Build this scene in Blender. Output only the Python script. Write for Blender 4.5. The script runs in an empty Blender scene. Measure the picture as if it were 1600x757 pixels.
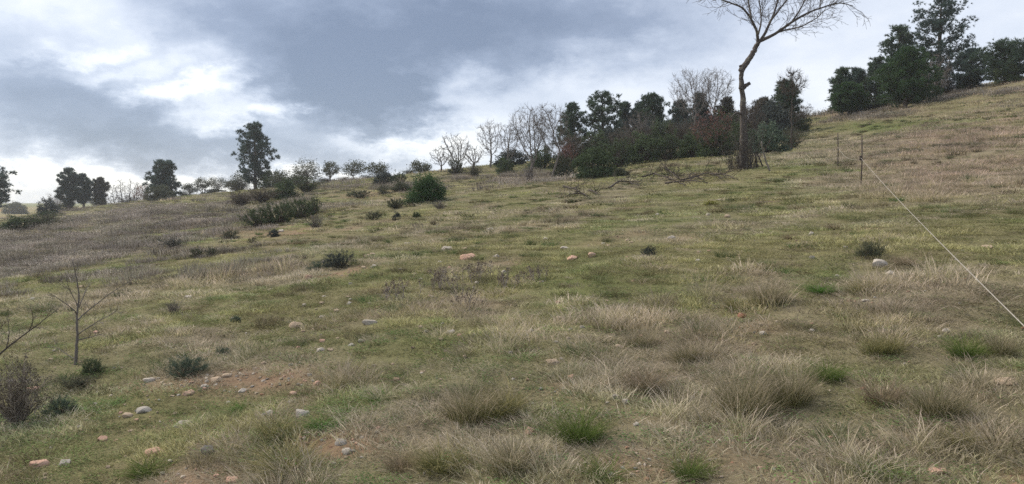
import bpy, math, random
import numpy as np

# ------------------------------------------------------------------ camera, light, exposure
W, HT, F = 1600.0, 757.0, 1186.0            # photograph size and focal length in its pixels
PITCH = math.atan(60.5 / F)                 # looking slightly downhill
EYE = 1.62
scene = bpy.context.scene
cam_data = bpy.data.cameras.new('camera')
cam = bpy.data.objects.new('camera', cam_data)
scene.collection.objects.link(cam)
cam_data.sensor_fit = 'HORIZONTAL'; cam_data.sensor_width = 36.0
cam_data.lens = 36.0 * F / W
cam_data.clip_start = 0.05; cam_data.clip_end = 9000
cam.rotation_euler = (math.pi / 2 - PITCH, 0, 0)
cam.location = (0, 0, EYE)
scene.camera = cam

SUN_AZ, SUN_EL = math.radians(-62), math.radians(47)   # left of the view, behind thin cloud
world = bpy.data.worlds.new('World'); scene.world = world; world.use_nodes = True
sun_data = bpy.data.lights.new('sun', 'SUN'); sun = bpy.data.objects.new('sun', sun_data)
scene.collection.objects.link(sun)
sun_data.energy = 1.5; sun_data.angle = math.radians(14); sun_data.color = (1.0, 0.91, 0.79)
sun.rotation_euler = (math.pi / 2 - SUN_EL, 0, -SUN_AZ + math.pi)
scene.view_settings.view_transform = 'Standard'; scene.view_settings.look = 'None'
scene.view_settings.gamma = 1.0; scene.view_settings.exposure = 1.56
scene.cycles.use_denoising = False
scene.cycles.max_bounces = 5; scene.cycles.diffuse_bounces = 4; scene.cycles.transmission_bounces = 4; scene.cycles.volume_bounces = 1; scene.cycles.glossy_bounces = 1
scene.cycles.use_adaptive_sampling = False
scene.render.filter_size = 1.5

class Nodes:
    """tiny expression helper over a node tree"""
    def __init__(s, tree): s.t = tree
    def new(s, kind, **kw):
        n = s.t.nodes.new(kind)
        for k, v in kw.items(): setattr(n, k, v)
        return n
    def put(s, sock, v):
        if hasattr(v, 'is_output') or isinstance(v, bpy.types.NodeSocket): s.t.links.new(v, sock)
        elif v is not None: sock.default_value = v
    def m(s, op, a, b=None, c=None, clamp=False):
        n = s.new('ShaderNodeMath', operation=op); n.use_clamp = clamp
        for i, v in enumerate((a, b, c)):
            if v is not None: s.put(n.inputs[i], v)
        return n.outputs[0]
    def mix(s, f, a, b, kind='MIX'):
        n = s.new('ShaderNodeMix', data_type='RGBA', blend_type=kind)
        s.put(n.inputs[0], f); s.put(n.inputs[6], a); s.put(n.inputs[7], b)
        return n.outputs[2]
    def noise(s, vec, scale, detail=4, rough=0.55, out=0):
        n = s.new('ShaderNodeTexNoise'); n.inputs['Scale'].default_value = scale
        n.inputs['Detail'].default_value = detail; n.inputs['Roughness'].default_value = rough
        if vec is not None: s.t.links.new(vec, n.inputs['Vector'])
        return n.outputs[out]
    def ramp(s, f, stops):
        n = s.new('ShaderNodeValToRGB'); s.put(n.inputs[0], f)
        e = n.color_ramp.elements
        while len(e) < len(stops): e.new(0.5)
        for k, (p, c) in zip(e, stops): k.position = p; k.color = (*c, 1)
        return n.outputs[0]

def build_sky():
    N = Nodes(world.node_tree); world.node_tree.nodes.clear()
    out = N.new('ShaderNodeOutputWorld'); bg = N.new('ShaderNodeBackground')
    sky = N.new('ShaderNodeTexSky', sky_type='NISHITA'); sky.sun_disc = False
    sky.sun_elevation = SUN_EL; sky.sun_rotation = SUN_AZ; sky.altitude = 700
    d = N.new('ShaderNodeTexCoord').outputs['Generated']
    # wind-stretched cloud coordinates: clouds are wider than tall near the horizon
    mp = N.new('ShaderNodeMapping'); N.t.links.new(d, mp.inputs[0]); mp.inputs['Scale'].default_value = (1, 1, 2.0)
    dv = mp.outputs[0]
    warp = N.noise(dv, 4.2, 3, 0.6, out=1)
    ws = N.new('ShaderNodeSeparateColor'); N.t.links.new(warp, ws.inputs[0])
    warp2 = N.noise(dv, 13.0, 6, 0.66, out=1)
    ws2 = N.new('ShaderNodeSeparateColor'); N.t.links.new(warp2, ws2.inputs[0])
    xyz = N.new('ShaderNodeSeparateXYZ'); N.t.links.new(d, xyz.inputs[0])
    az = N.m('ARCTAN2', xyz.outputs[0], xyz.outputs[1]); el = N.m('ARCSINE', xyz.outputs[2])
    def wob(base, c1, a1, c2, a2):
        v = N.m('MULTIPLY_ADD', N.m('SUBTRACT', c1, 0.5), a1, base)
        return N.m('MULTIPLY_ADD', N.m('SUBTRACT', c2, 0.5), a2, v)
    az = wob(az, ws.outputs[0], 0.20, ws2.outputs[0], 0.17)
    el = wob(el, ws.outputs[1], 0.09, ws2.outputs[1], 0.095)
    big = N.noise(dv, 3.0, 4, 0.52); fine = N.noise(dv, 11.0, 5, 0.6)
    val = N.m('MULTIPLY_ADD', N.m('SUBTRACT', big, 0.5), 0.50, 0.63)
    val = N.m('MULTIPLY_ADD', N.m('SUBTRACT', fine, 0.5), 0.30, val)
    def deg(px, py): return math.atan((px - 800) / F), math.atan((318 - py) / F)
    for (px, py, rx, ry, slant, amp) in CLOUDS:
        a0, e0 = deg(px, py)
        da = N.m('SUBTRACT', az, a0); de = N.m('MULTIPLY_ADD', da, slant, N.m('SUBTRACT', el, e0))
        q = N.m('MULTIPLY_ADD', N.m('MULTIPLY', da, da), -(F / rx) ** 2, N.m('MULTIPLY', N.m('MULTIPLY', de, de), -(F / ry) ** 2))
        g = N.m('EXPONENT', q)
        val = N.m('MULTIPLY_ADD', g, amp, val)
    k = 10.0 * SKY_GAIN
    col = N.ramp(N.m('MAXIMUM', N.m('MINIMUM', val, 1.0), 0.0),
                 [(0.0, (.175, .220, .315)), (0.28, (.28, .335, .45)), (0.50, (.47, .53, .65)), (0.72, (.70, .75, .845)), (1.0, (1.0, 1.0, .985))])
    gain = N.new('ShaderNodeVectorMath', operation='SCALE'); N.t.links.new(col, gain.inputs[0]); gain.inputs['Scale'].default_value = k
    tot = N.mix(0.93, sky.outputs[0], gain.outputs[0])   # thin cloud lets a little of the blue sky through everywhere
    N.t.links.new(tot, bg.inputs['Color']); bg.inputs['Strength'].default_value = 0.1
    N.t.links.new(bg.outputs[0], out.inputs[0])

SKY_GAIN = 0.385
#          px   py   rx   ry  slant  amp
CLOUDS = [(640, 62, 330, 80, 0.00, -0.72), (560, 160, 165, 48, 0.08, -0.70), (900, 20, 240, 60, 0.05, -0.22),
          (105, 178, 150, 60, 0.10, -0.52), (290, 232, 200, 34, 0.02, -0.46), (510, 246, 120, 26, 0.0, -0.22),
          (290, 144, 80, 24, -0.30, 0.66), (120, 94, 90, 18, -0.25, 0.34), (430, 178, 80, 20, -0.25, 0.55), (205, 118, 80, 18, -0.30, 0.34),
          (590, 224, 120, 16, -0.1, 0.34), (355, 166, 60, 20, -0.25, 0.26),
          (20, 290, 200, 16, 0.05, 0.46), (290, 283, 130, 11, 0.0, 0.40), (520, 285, 130, 13, 0.0, 0.28), (690, 228, 60, 34, 0.3, 0.40), (560, 283, 60, 16, 0.0, 0.2),
          (725, 160, 70, 55, 0.60, 0.34), (850, 150, 150, 50, 0.15, 0.14), (60, 40, 210, 40, 0.1, 0.22),
          (1060, 130, 260, 70, 0.0, 0.12), (1350, 90, 330, 110, 0.0, 0.14)]
build_sky()

# ------------------------------------------------------------------ numeric helpers
def hash2(ix, iy, seed):
    h = (ix.astype(np.int64) * 374761393 + iy.astype(np.int64) * 668265263 + seed * 982451653) & 0xffffffff
    h = ((h ^ (h >> 13)) * 1274126177) & 0xffffffff
    return ((h ^ (h >> 16)) & 0xffff) / 65535.0
def vnoise(x, y, seed=0):
    x = np.asarray(x, float); y = np.asarray(y, float)
    ix, iy = np.floor(x), np.floor(y); fx, fy = x - ix, y - iy
    sx, sy = fx * fx * fx * (fx * (fx * 6 - 15) + 10), fy * fy * fy * (fy * (fy * 6 - 15) + 10)
    a, b = hash2(ix, iy, seed), hash2(ix + 1, iy, seed); c, d = hash2(ix, iy + 1, seed), hash2(ix + 1, iy + 1, seed)
    return (a + (b - a) * sx) * (1 - sy) + (c + (d - c) * sx) * sy
def fbm(x, y, scale, seed=0, octaves=4):
    x = np.asarray(x, float) / scale; y = np.asarray(y, float) / scale; v = 0; a = 0.5; tot = 0
    for o in range(octaves):
        v = v + a * vnoise(x * 2 ** o + 17.3 * o, y * 2 ** o - 9.1 * o, seed + o); tot += a; a *= 0.5
    return v / tot
def sstep(a, b, x):
    t = np.clip((np.asarray(x, float) - a) / (b - a), 0, 1); return t * t * (3 - 2 * t)

FWD = np.array([0, math.cos(PITCH), -math.sin(PITCH)]); UP = np.array([0, math.sin(PITCH), math.cos(PITCH)])
def ray(px, py): return np.array([1.0, 0, 0]) * (px - 800) / F + UP * (HT / 2 - py) / F + FWD
def at_depth(px, py, d):
    r = ray(px, py); return np.array([0, 0, EYE]) + r * d / r[1]

# ------------------------------------------------------------------ terrain: a hillside rising to the right and away, surveyed points + thin plate
survey = [(x, y, .12 * x + .07 * y) for x, y in [(0, 0), (-6, 0), (6, 0), (-3, 5), (0, 4), (3, 5), (-8, 10), (0, 10), (7, 10), (-14, 20), (-5, 18), (4, 18), (11, 18), (18, 16), (-22, 10),
          (22, 6), (-15, -15), (15, -15), (0, -25), (-40, -30), (40, -30), (-40, 15), (40, 10), (-18, 34), (-4, 32), (8, 33)]]
for px, py, d in [(0, 376, 40), (0, 357, 70), (0, 352, 82), (200, 318, 90), (300, 306, 95), (400, 298, 90), (500, 286, 85), (620, 278, 75), (690, 268, 65), (760, 263, 60),
                  (860, 283, 42), (905, 280, 42), (960, 262, 42), (1060, 248, 42), (1162, 265, 25), (1200, 240, 38), (1280, 190, 55), (1330, 172, 60), (1420, 162, 55), (1500, 148, 50), (1600, 125, 48),
                  (1345, 290, 17), (1500, 210, 28), (-400, 380, 60), (-400, 372, 95), (1900, 90, 45), (1900, 190, 20),
                  (120, 330, 150), (200, 330, 150), (300, 320, 150), (400, 306, 130), (620, 290, 120), (860, 262, 90), (1060, 236, 80), (1280, 196, 90), (1450, 166, 95), (1600, 141, 95), (1900, 100, 90),
                  (0, 344, 120), (-400, 366, 150), (0, 343, 160), (760, 285, 150), (1200, 240, 160), (1600, 180, 160), (1900, 150, 160)]:
    survey.append(tuple(at_depth(px, py, d)))
survey = np.array(survey); S = 40.0
def tps_k(r2): return np.where(r2 > 1e-12, r2 * np.log(np.maximum(r2, 1e-12)), 0.0)
_n = len(survey); _P = survey[:, :2] / S
_A = np.zeros((_n + 3, _n + 3)); _A[:_n, :_n] = tps_k(((_P[:, None] - _P[None]) ** 2).sum(-1)) + np.eye(_n) * 0.004
_A[:_n, _n] = 1; _A[:_n, _n + 1:] = _P; _A[_n, :_n] = 1; _A[_n + 1:, :_n] = _P.T
_w = np.linalg.solve(_A, np.concatenate([survey[:, 2], np.zeros(3)]))
def H0(x, y):
    x = np.asarray(x, float); y = np.asarray(y, float); sh = x.shape; x = x.ravel(); y = y.ravel()
    xc, yc = np.clip(x, -160, 130), np.clip(y, -40, 175)
    z = _w[_n] + _w[_n + 1] * xc / S + _w[_n + 2] * yc / S
    for i in range(_n): z = z + _w[i] * tps_k((xc / S - _P[i, 0]) ** 2 + (yc / S - _P[i, 1]) ** 2)
    dist = np.hypot(np.maximum(np.abs(x) - 95, 0), np.maximum(y - 135, 0)); f = sstep(0, 80, dist)
    far = -1.8 + np.clip((y - 200) / 330, 0, 1) * 3.0 + 2.5 * (fbm(x, y, 260, 5, 2) - .5) * sstep(300, 500, np.hypot(x, y) * .7)
    return (z * (1 - f) + far * f).reshape(sh)
def relief(x, y):
    d = np.hypot(x, y); near = 1 - sstep(50, 110, d)
    r = (fbm(x, y, 6.0, 11, 3) - .5) * .30 * sstep(3, 14, d) + (fbm(x, y, 1.3, 21, 3) - .5) * .15 + (fbm(x, y, .34, 31, 2) - .5) * .035
    return r * (0.35 + 0.65 * near)
_off = float(H0(np.array([0.0]), np.array([0.0]))[0] + relief(np.array([0.0]), np.array([0.0]))[0])
def H(x, y): return H0(x, y) + relief(np.asarray(x, float), np.asarray(y, float)) - _off
def Hs(x, y): return float(H(np.array([x]), np.array([y]))[0])
_ts = np.concatenate([np.linspace(1.5, 40, 400), np.geomspace(40.2, 900, 400)])
def ground_at(px, py):
    r = ray(px, py); p = np.array([0, 0, EYE])[None] + _ts[:, None] * r[None]
    dz = p[:, 2] - H(p[:, 0], p[:, 1]); k = np.nonzero(dz < 0)[0]
    if len(k) == 0 or k[0] == 0: return p[-1]
    i = k[0]; t = _ts[i - 1] + (_ts[i] - _ts[i - 1]) * dz[i - 1] / (dz[i - 1] - dz[i])
    return np.array([0, 0, EYE]) + t * r
def foot(px, d):
    """ground point in the direction of column px at distance d"""
    py = 300.0
    for _ in range(4):
        r = ray(px, py); x = r[0] * d / r[1]; z = Hs(x, d)
        v = np.array([x, d, z - EYE]); c = v @ FWD; py = HT / 2 - F * (v @ UP) / c
    return np.array([x, d, z])
def top_height(px, py, p): return at_depth(px, py, p[1])[2] - p[2]
def span(wpx, p): return wpx * float(np.dot(p - np.array([0, 0, EYE]), FWD)) / F

# ------------------------------------------------------------------ mesh helpers
def link(o, parent=None):
    scene.collection.objects.link(o)
    if parent is not None: o.parent = parent
    return o
def tag(o, label=None, category=None, group=None, kind=None):
    for k, v in (('label', label), ('category', category), ('group', group), ('kind', kind)):
        if v: o[k] = v
    return o
def np_mesh(name, v, tris, attrs=None, smooth=False):
    me = bpy.data.meshes.new(name); v = np.asarray(v, np.float32); tris = np.asarray(tris, np.int32)
    k = tris.shape[1]
    me.vertices.add(len(v)); me.vertices.foreach_set('co', v.ravel())
    me.loops.add(tris.size); me.loops.foreach_set('vertex_index', tris.ravel())
    me.polygons.add(len(tris)); me.polygons.foreach_set('loop_start', np.arange(0, tris.size, k, dtype=np.int32))
    me.polygons.foreach_set('loop_total', np.full(len(tris), k, np.int32))
    me.polygons.foreach_set('use_smooth', np.full(len(tris), smooth, bool))
    for nm, (typ, arr) in (attrs or {}).items():
        a = me.attributes.new(nm, typ, 'POINT'); arr = np.asarray(arr, np.float32)
        a.data.foreach_set('color' if typ == 'FLOAT_COLOR' else ('vector' if typ == 'FLOAT_VECTOR' else 'value'), arr.ravel())
    me.update(); me.validate(); return me
def obj(name, me, mat=None, parent=None):
    o = bpy.data.objects.new(name, me)
    if mat is not None and not me.materials: me.materials.append(mat)
    return link(o, parent)
def empty(name, loc, rz=0.0, scale=(1, 1, 1)):
    o = bpy.data.objects.new(name, None); link(o); o.location = tuple(loc); o.rotation_euler = (0, 0, rz); o.scale = scale
    o.empty_display_size = 0.1; return o

class MB:
    """collects triangles with a height value t and a random value r for each vertex"""
    def __init__(s): s.v, s.f, s.t, s.r, s.n = [], [], [], [], 0
    def add(s, v, f, t=None, r=None):
        v = np.asarray(v, float).reshape(-1, 3); m = len(v)
        s.v.append(v); s.f.append(np.asarray(f) + s.n); s.n += m
        s.t.append(np.zeros(m) if t is None else np.broadcast_to(np.asarray(t, float), (m,)))
        s.r.append(np.zeros(m) if r is None else np.broadcast_to(np.asarray(r, float), (m,)))
    def tube(s, path, rad, sides=5, r=0.0, t0=0.0, t1=1.0):
        path = np.asarray(path, float); n = len(path)
        tan = np.gradient(path, axis=0); tan /= np.linalg.norm(tan, axis=1, keepdims=True) + 1e-9
        ref = np.array([0.0, 0, 1]) if abs(tan[:, 2]).mean() < 0.9 else np.array([1.0, 0, 0])
        a = np.cross(tan, ref); a /= np.linalg.norm(a, axis=1, keepdims=True) + 1e-9; b = np.cross(tan, a)
        ang = np.arange(sides) * 2 * math.pi / sides
        ring = a[:, None] * np.cos(ang)[None, :, None] + b[:, None] * np.sin(ang)[None, :, None]
        v = path[:, None] + ring * np.asarray(rad, float)[:, None, None]
        i = np.arange(n - 1)[:, None] * sides; j = np.arange(sides)[None]; j2 = (j + 1) % sides
        q = np.stack([i + j, i + j2, i + sides + j2, i + sides + j], -1).reshape(-1, 4)
        f = np.concatenate([q[:, [0, 1, 2]], q[:, [0, 2, 3]]])
        cap = np.stack([np.full(sides - 2, (n - 1) * sides), (n - 1) * sides + np.arange(1, sides - 1), (n - 1) * sides + np.arange(2, sides)], -1)
        s.add(v, np.concatenate([f, cap]), np.repeat(np.linspace(t0, t1, n), sides), r)
    def tube_set(s, items):
        """many tubes at once: items of (path, radii, sides), grouped by length and sides"""
        groups = {}
        for it in items: groups.setdefault((len(it[0]), it[2]), []).append(it)
        for (n, sides), lst in groups.items():
            P = np.array([i[0] for i in lst], float); R = np.array([i[1] for i in lst], float); m = len(P)
            tan = unit(np.gradient(P, axis=1)); a = np.cross(tan, np.array([.31, .17, .94])); b0 = np.cross(tan, np.array([.9, .3, -.1])); bad = (np.linalg.norm(a, axis=2) < .25).any(1); a[bad] = b0[bad]
            a = unit(a); b = np.cross(tan, a); ang = np.arange(sides) * 2 * math.pi / sides
            v = P[:, :, None] + (a[:, :, None] * np.cos(ang)[:, None] + b[:, :, None] * np.sin(ang)[:, None]) * R[:, :, None, None]
            i = np.arange(n - 1)[:, None] * sides; j = np.arange(sides)[None]; j2 = (j + 1) % sides; q = np.stack([i + j, i + j2, i + sides + j2, i + sides + j], -1).reshape(-1, 4)
            f = np.concatenate([q[:, [0, 1, 2]], q[:, [0, 2, 3]]]); f = (np.arange(m)[:, None, None] * n * sides + f[None]).reshape(-1, 3)
            s.add(v, f, np.tile(np.repeat(np.linspace(0, 1, n), sides), m), 0.0)
    def mesh(s, name, smooth=False):
        return np_mesh(name, np.concatenate(s.v), np.concatenate(s.f), {'t': ('FLOAT', np.concatenate(s.t)), 'r': ('FLOAT', np.concatenate(s.r))}, smooth)

def unit(v): return v / (np.linalg.norm(v, axis=-1, keepdims=True) + 1e-9)
def add_blades(mb, rng, n, R, h0, h1, w, lean=.5, curl=.5, seg=2, center=(0, 0, 0), r=None, core=.5, hz=1.0):
    a = rng.uniform(0, 2 * math.pi, n); q = R * rng.uniform(0, 1, n) ** core
    bx, by = q * np.cos(a), q * np.sin(a); a2 = a + rng.normal(0, .9, n)
    h = rng.uniform(h0, h1, n) * (1 - .35 * (q / max(R, 1e-6)) ** 2)
    ln = lean * rng.uniform(.15, 1.2, n) * (.35 + .65 * q / max(R, 1e-6)); cu = curl * rng.uniform(.2, 1.4, n)
    ox, oy = np.cos(a2), np.sin(a2); sd = rng.uniform(0, 2 * math.pi, n); wx, wy = np.cos(sd), np.sin(sd)
    ww = w * rng.uniform(.6, 1.3, n); vs, ts = [], []
    for k in range(seg + 1):
        f = k / seg; out = hz * h * (ln * f + cu * f * f * .8); up = h * (f - .32 * cu * f * f)
        c = np.stack([bx + ox * out, by + oy * out, up], -1); hw = (ww * (1 - .35 * f) * .5)[:, None]
        sv = np.stack([wx, wy, np.zeros(n)], -1) * hw
        if k < seg: vs += [c - sv, c + sv]; ts += [f, f]
        else: vs += [c]; ts += [1.0]
    m = 2 * seg + 1; v = np.stack(vs, 1) + np.asarray(center); t = np.tile(np.array(ts), n)
    fs = []
    for k in range(seg - 1): fs += [(2 * k, 2 * k + 1, 2 * k + 3), (2 * k, 2 * k + 3, 2 * k + 2)]
    fs += [(2 * seg - 2, 2 * seg - 1, 2 * seg)]
    f = (np.arange(n)[:, None, None] * m + np.array(fs)[None]).reshape(-1, 3)
    mb.add(v, f, t, np.repeat(rng.uniform(0, 1, n) if r is None else np.full(n, r), m))
def add_leaves(mb, rng, c, size, normal=None, aspect=.5, r=None, t=None):
    """one pointed leaf (two triangles) at each centre"""
    n = len(c); d = unit(rng.normal(0, 1, (n, 3)) + (0 if normal is None else normal)); e = unit(np.cross(d, rng.normal(0, 1, (n, 3))))
    L = (size * rng.uniform(.6, 1.3, n))[:, None]
    v = np.stack([c - d * L * .5, c + e * L * aspect * .5, c + d * L * .5, c - e * L * aspect * .5], 1)
    f = (np.arange(n)[:, None, None] * 4 + np.array([[0, 1, 2], [0, 2, 3]])[None]).reshape(-1, 3)
    rr = rng.uniform(0, 1, n) if r is None else r
    mb.add(v, f, np.repeat(rng.uniform(0, 1, n) if t is None else t, 4), np.repeat(rr, 4))
def add_needles(mb, rng, c, d, n, L, w, r):
    """a burst of n needles round direction d at each of the centres c"""
    m = len(c); dd = unit(rng.normal(0, 1, (m, n, 3)) * .75 + d[:, None]); s = unit(np.cross(dd, rng.normal(0, 1, (m, n, 3))))
    l = L * rng.uniform(.6, 1.2, (m, n, 1)); cc = c[:, None]
    v = np.stack([np.broadcast_to(cc, dd.shape) - s * w * .5, np.broadcast_to(cc, dd.shape) + s * w * .5, cc + dd * l], 2).reshape(-1, 3)
    f = np.arange(m * n * 3).reshape(-1, 3)
    mb.add(v, f, np.tile([0, 0, 1.0], m * n), np.repeat(r, n * 3))

# ------------------------------------------------------------------ materials
def new_mat(name):
    m = bpy.data.materials.new(name); m.use_nodes = True; m.node_tree.nodes.clear(); N = Nodes(m.node_tree)
    o = N.new('ShaderNodeOutputMaterial'); p = N.new('ShaderNodeBsdfPrincipled'); p.inputs['Specular IOR Level'].default_value = .2; p.inputs['Roughness'].default_value = .8
    N.t.links.new(p.outputs[0], o.inputs[0]); return m, N, p, o
def attr(N, name, kind='GEOMETRY', out='Fac'):
    a = N.new('ShaderNodeAttribute', attribute_name=name, attribute_type=kind); return a.outputs[out]
def thin(N, p, o, col, amount):
    """matt leaf: part of the light is reflected, part shines through"""
    N.t.nodes.remove(p); df = N.new('ShaderNodeBsdfDiffuse'); N.put(df.inputs['Color'], col)
    tr = N.new('ShaderNodeBsdfTranslucent'); N.put(tr.inputs['Color'], col); mx = N.new('ShaderNodeMixShader'); mx.inputs[0].default_value = amount
    N.t.links.new(df.outputs[0], mx.inputs[1]); N.t.links.new(tr.outputs[0], mx.inputs[2]); N.t.links.new(mx.outputs[0], o.inputs[0])
def blade_mat(name, instanced=False, base=None, tip=None, trans=.35, var=.5):
    m, N, p, o = new_mat(name); t = attr(N, 't'); r = attr(N, 'r')
    b = attr(N, 'tint', 'INSTANCER', 'Color') if instanced else (*base, 1); e = attr(N, 'tip', 'INSTANCER', 'Color') if instanced else (*tip, 1)
    k = N.m('POWER', t, 1.3)
    c = N.mix(N.m('ADD', k, N.m('MULTIPLY', N.m('SUBTRACT', r, .5), .7), clamp=True), b, e)
    g = N.m('MULTIPLY_ADD', r, var, 1 - var * .5); cc = N.new('ShaderNodeVectorMath', operation='SCALE'); N.t.links.new(c, cc.inputs[0]); N.put(cc.inputs['Scale'], g)
    thin(N, p, o, cc.outputs[0], trans); return m
def leaf_mat(name, a, b, trans=.25, c=None):
    """foliage of two or three leaf colours, varied leaf by leaf"""
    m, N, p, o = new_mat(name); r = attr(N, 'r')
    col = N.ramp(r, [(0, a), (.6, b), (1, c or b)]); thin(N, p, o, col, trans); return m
def bark_mat(name, a, b, scale=18, lichen=None):
    m, N, p, o = new_mat(name); co = N.new('ShaderNodeTexCoord').outputs['Object']
    mp = N.new('ShaderNodeMapping'); N.t.links.new(co, mp.inputs[0]); mp.inputs['Scale'].default_value = (1, 1, .3)
    n = N.noise(mp.outputs[0], scale, 6, .65); col = N.ramp(n, [(.3, a), (.7, b)])
    if lichen: col = N.mix(N.m('GREATER_THAN', N.noise(co, 7, 3), .60), col, (*lichen, 1))
    N.t.links.new(col, p.inputs['Base Color']); p.inputs['Roughness'].default_value = .95
    bm = N.new('ShaderNodeBump'); bm.inputs['Strength'].default_value = .6; bm.inputs['Distance'].default_value = .02
    N.t.links.new(n, bm.inputs['Height']); N.t.links.new(bm.outputs[0], p.inputs['Normal']); return m
def stone_mat(name, a, b, speck):
    m, N, p, o = new_mat(name); co = N.new('ShaderNodeTexCoord').outputs['Object']
    n = N.noise(co, 2.2, 6, .6); n2 = N.noise(co, 9, 5, .7)
    col = N.ramp(n, [(.3, a), (.7, b)]); col = N.mix(N.m('MULTIPLY', N.m('GREATER_THAN', n2, .58), .55), col, (*speck, 1))
    oi = N.new('ShaderNodeObjectInfo'); g = N.m('MULTIPLY_ADD', oi.outputs['Random'], .3, .85)
    cc = N.new('ShaderNodeVectorMath', operation='SCALE'); N.t.links.new(col, cc.inputs[0]); N.put(cc.inputs['Scale'], g)
    N.t.links.new(cc.outputs[0], p.inputs['Base Color']); p.inputs['Roughness'].default_value = .9
    bm = N.new('ShaderNodeBump'); bm.inputs['Strength'].default_value = .5; bm.inputs['Distance'].default_value = .05
    N.t.links.new(n2, bm.inputs['Height']); N.t.links.new(bm.outputs[0], p.inputs['Normal']); return m

# ------------------------------------------------------------------ what grows where (patches on the ground, in metres)
PATCHES = {'soil': [(572, 668, 62, 16, 1.1), (350, 606, 120, 28, .85), (450, 600, 70, 26, .9), (280, 655, 120, 30, .8), (1545, 716, 70, 16, 1), (1200, 520, 40, 12, .8), (1000, 645, 60, 16, .3), (605, 306, 70, 8, .6),
                    (440, 360, 80, 16, .7), (905, 600, 40, 14, .6), (1000, 722, 90, 16, .22), (1540, 290, 70, 26, .45), (300, 722, 100, 22, .8), (1275, 178, 36, 8, .9), (1200, 545, 60, 14, .5), (500, 745, 60, 12, .4), (560, 425, 90, 10, .3)],
           'dry': [(1490, 270, 200, 70, 1.4), (1480, 215, 200, 24, 1.1), (1420, 330, 170, 40, .6), (1450, 480, 180, 60, .8), (1200, 440, 60, 36, .9), (700, 356, 140, 18, .9), (800, 330, 120, 14, .5), (480, 438, 70, 14, .8),
                   (330, 540, 80, 22, .7), (750, 420, 90, 18, .7), (740, 650, 120, 50, 1), (880, 700, 120, 50, .9), (1170, 600, 170, 66, .8), (450, 725, 120, 40, .8), (1000, 590, 70, 34, .8), (1500, 640, 160, 90, .8),
                   (1300, 710, 120, 50, .7), (900, 300, 160, 20, .45), (640, 320, 140, 14, .5), (150, 480, 140, 22, .5), (480, 380, 140, 14, .5), (1380, 140, 240, 26, .5), (740, 460, 140, 26, .35), (1080, 400, 120, 22, .3), (60, 600, 60, 40, .5)],
           'green': [(940, 446, 170, 48, 1), (1290, 440, 42, 24, 1.2), (620, 440, 150, 22, .8), (560, 400, 130, 12, .7), (200, 630, 130, 40, .9), (1395, 200, 90, 9, 1.5), (1290, 264, 80, 10, 1.1), (700, 556, 160, 44, .7),
                     (860, 520, 120, 30, .6), (480, 690, 60, 26, .8), (60, 700, 90, 46, .9), (1050, 340, 110, 30, .5), (670, 318, 60, 6, .8), (1090, 470, 70, 26, .8), (500, 655, 60, 20, .9), (590, 612, 50, 18, .9), (350, 640, 60, 16, .8), (900, 380, 120, 16, .5)],
           'heath': [(90, 398, 230, 36, 1.1), (250, 342, 170, 22, .9), (420, 318, 120, 12, .5), (800, 279, 100, 9, 1.1), (1330, 180, 70, 9, .9), (1490, 150, 130, 13, .8), (590, 292, 130, 9, .8), (1010, 246, 120, 5, .8), (20, 450, 60, 20, .5)],
           'tall': [(1490, 262, 200, 66, 1.3), (1170, 604, 170, 62, 1), (1460, 640, 180, 90, .8), (880, 690, 130, 50, 1), (740, 640, 120, 50, .9), (450, 722, 130, 36, .8), (1000, 590, 70, 34, .8), (1200, 440, 60, 36, .8), (1390, 500, 170, 56, .7), (40, 590, 70, 50, .5)]}
def survey_coords(x, y):
    """where a ground point lies in the survey photograph (the patches were noted down there)"""
    yy = np.maximum(y, .8); dz = H0(x, yy) - _off - EYE; c = yy * FWD[1] + dz * FWD[2]; u = yy * UP[1] + dz * UP[2]
    return 800 + F * x / c, HT / 2 - F * u / c
def cover(x, y):
    k = np.clip(np.abs(y) / 14, .2, 2.5); wx = x + (fbm(x, y, 1.6, 41, 3) - .5) * 1.3 * k; wy = y + (fbm(x, y, 1.6, 47, 3) - .5) * 2.2 * k
    sx, sy = survey_coords(wx, wy); ok = (y > 1) & (y < 180); out = {}
    for kind, lst in PATCHES.items():
        v = np.zeros_like(x)
        for px, py, rx, ry, s in lst: v = np.maximum(v, s * np.exp(-((sx - px) / rx) ** 2 - ((sy - py) / ry) ** 2))
        out[kind] = v * ok
    d = np.hypot(x, y)
    n1 = fbm(x, y, 3.2, 61, 4); n2 = fbm(x, y, .9, 71, 3); n3 = fbm(x, y, 9, 75, 3)
    out['dry'] = np.clip(out['dry'] * .85 + (n1 - .5) * 1.7 + (n2 - .5) * 1.3 + .115 - .40 * out['green'], 0, 1)
    out['soil'] = np.clip(out['soil'] * 2.6 * np.clip(n2 - .22, 0, 1) + np.clip(n2 - .64, 0, 1) * 2.0, 0, 1)
    out['green'] = np.clip(out['green'] + (n3 - .5) * .7, 0, 1.3)
    out['tall'] = np.clip(out['tall'] * (np.clip(n2 - .36, 0, 1) * 3.6) + np.clip(n1 - .62, 0, 1) * 1.6, 0, 1)
    out['heath'] = np.clip(out['heath'] * (np.clip(n1 - .25, 0, 1) * 3) * (.5 + n2) - .08, 0, 1)
    return out

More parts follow.
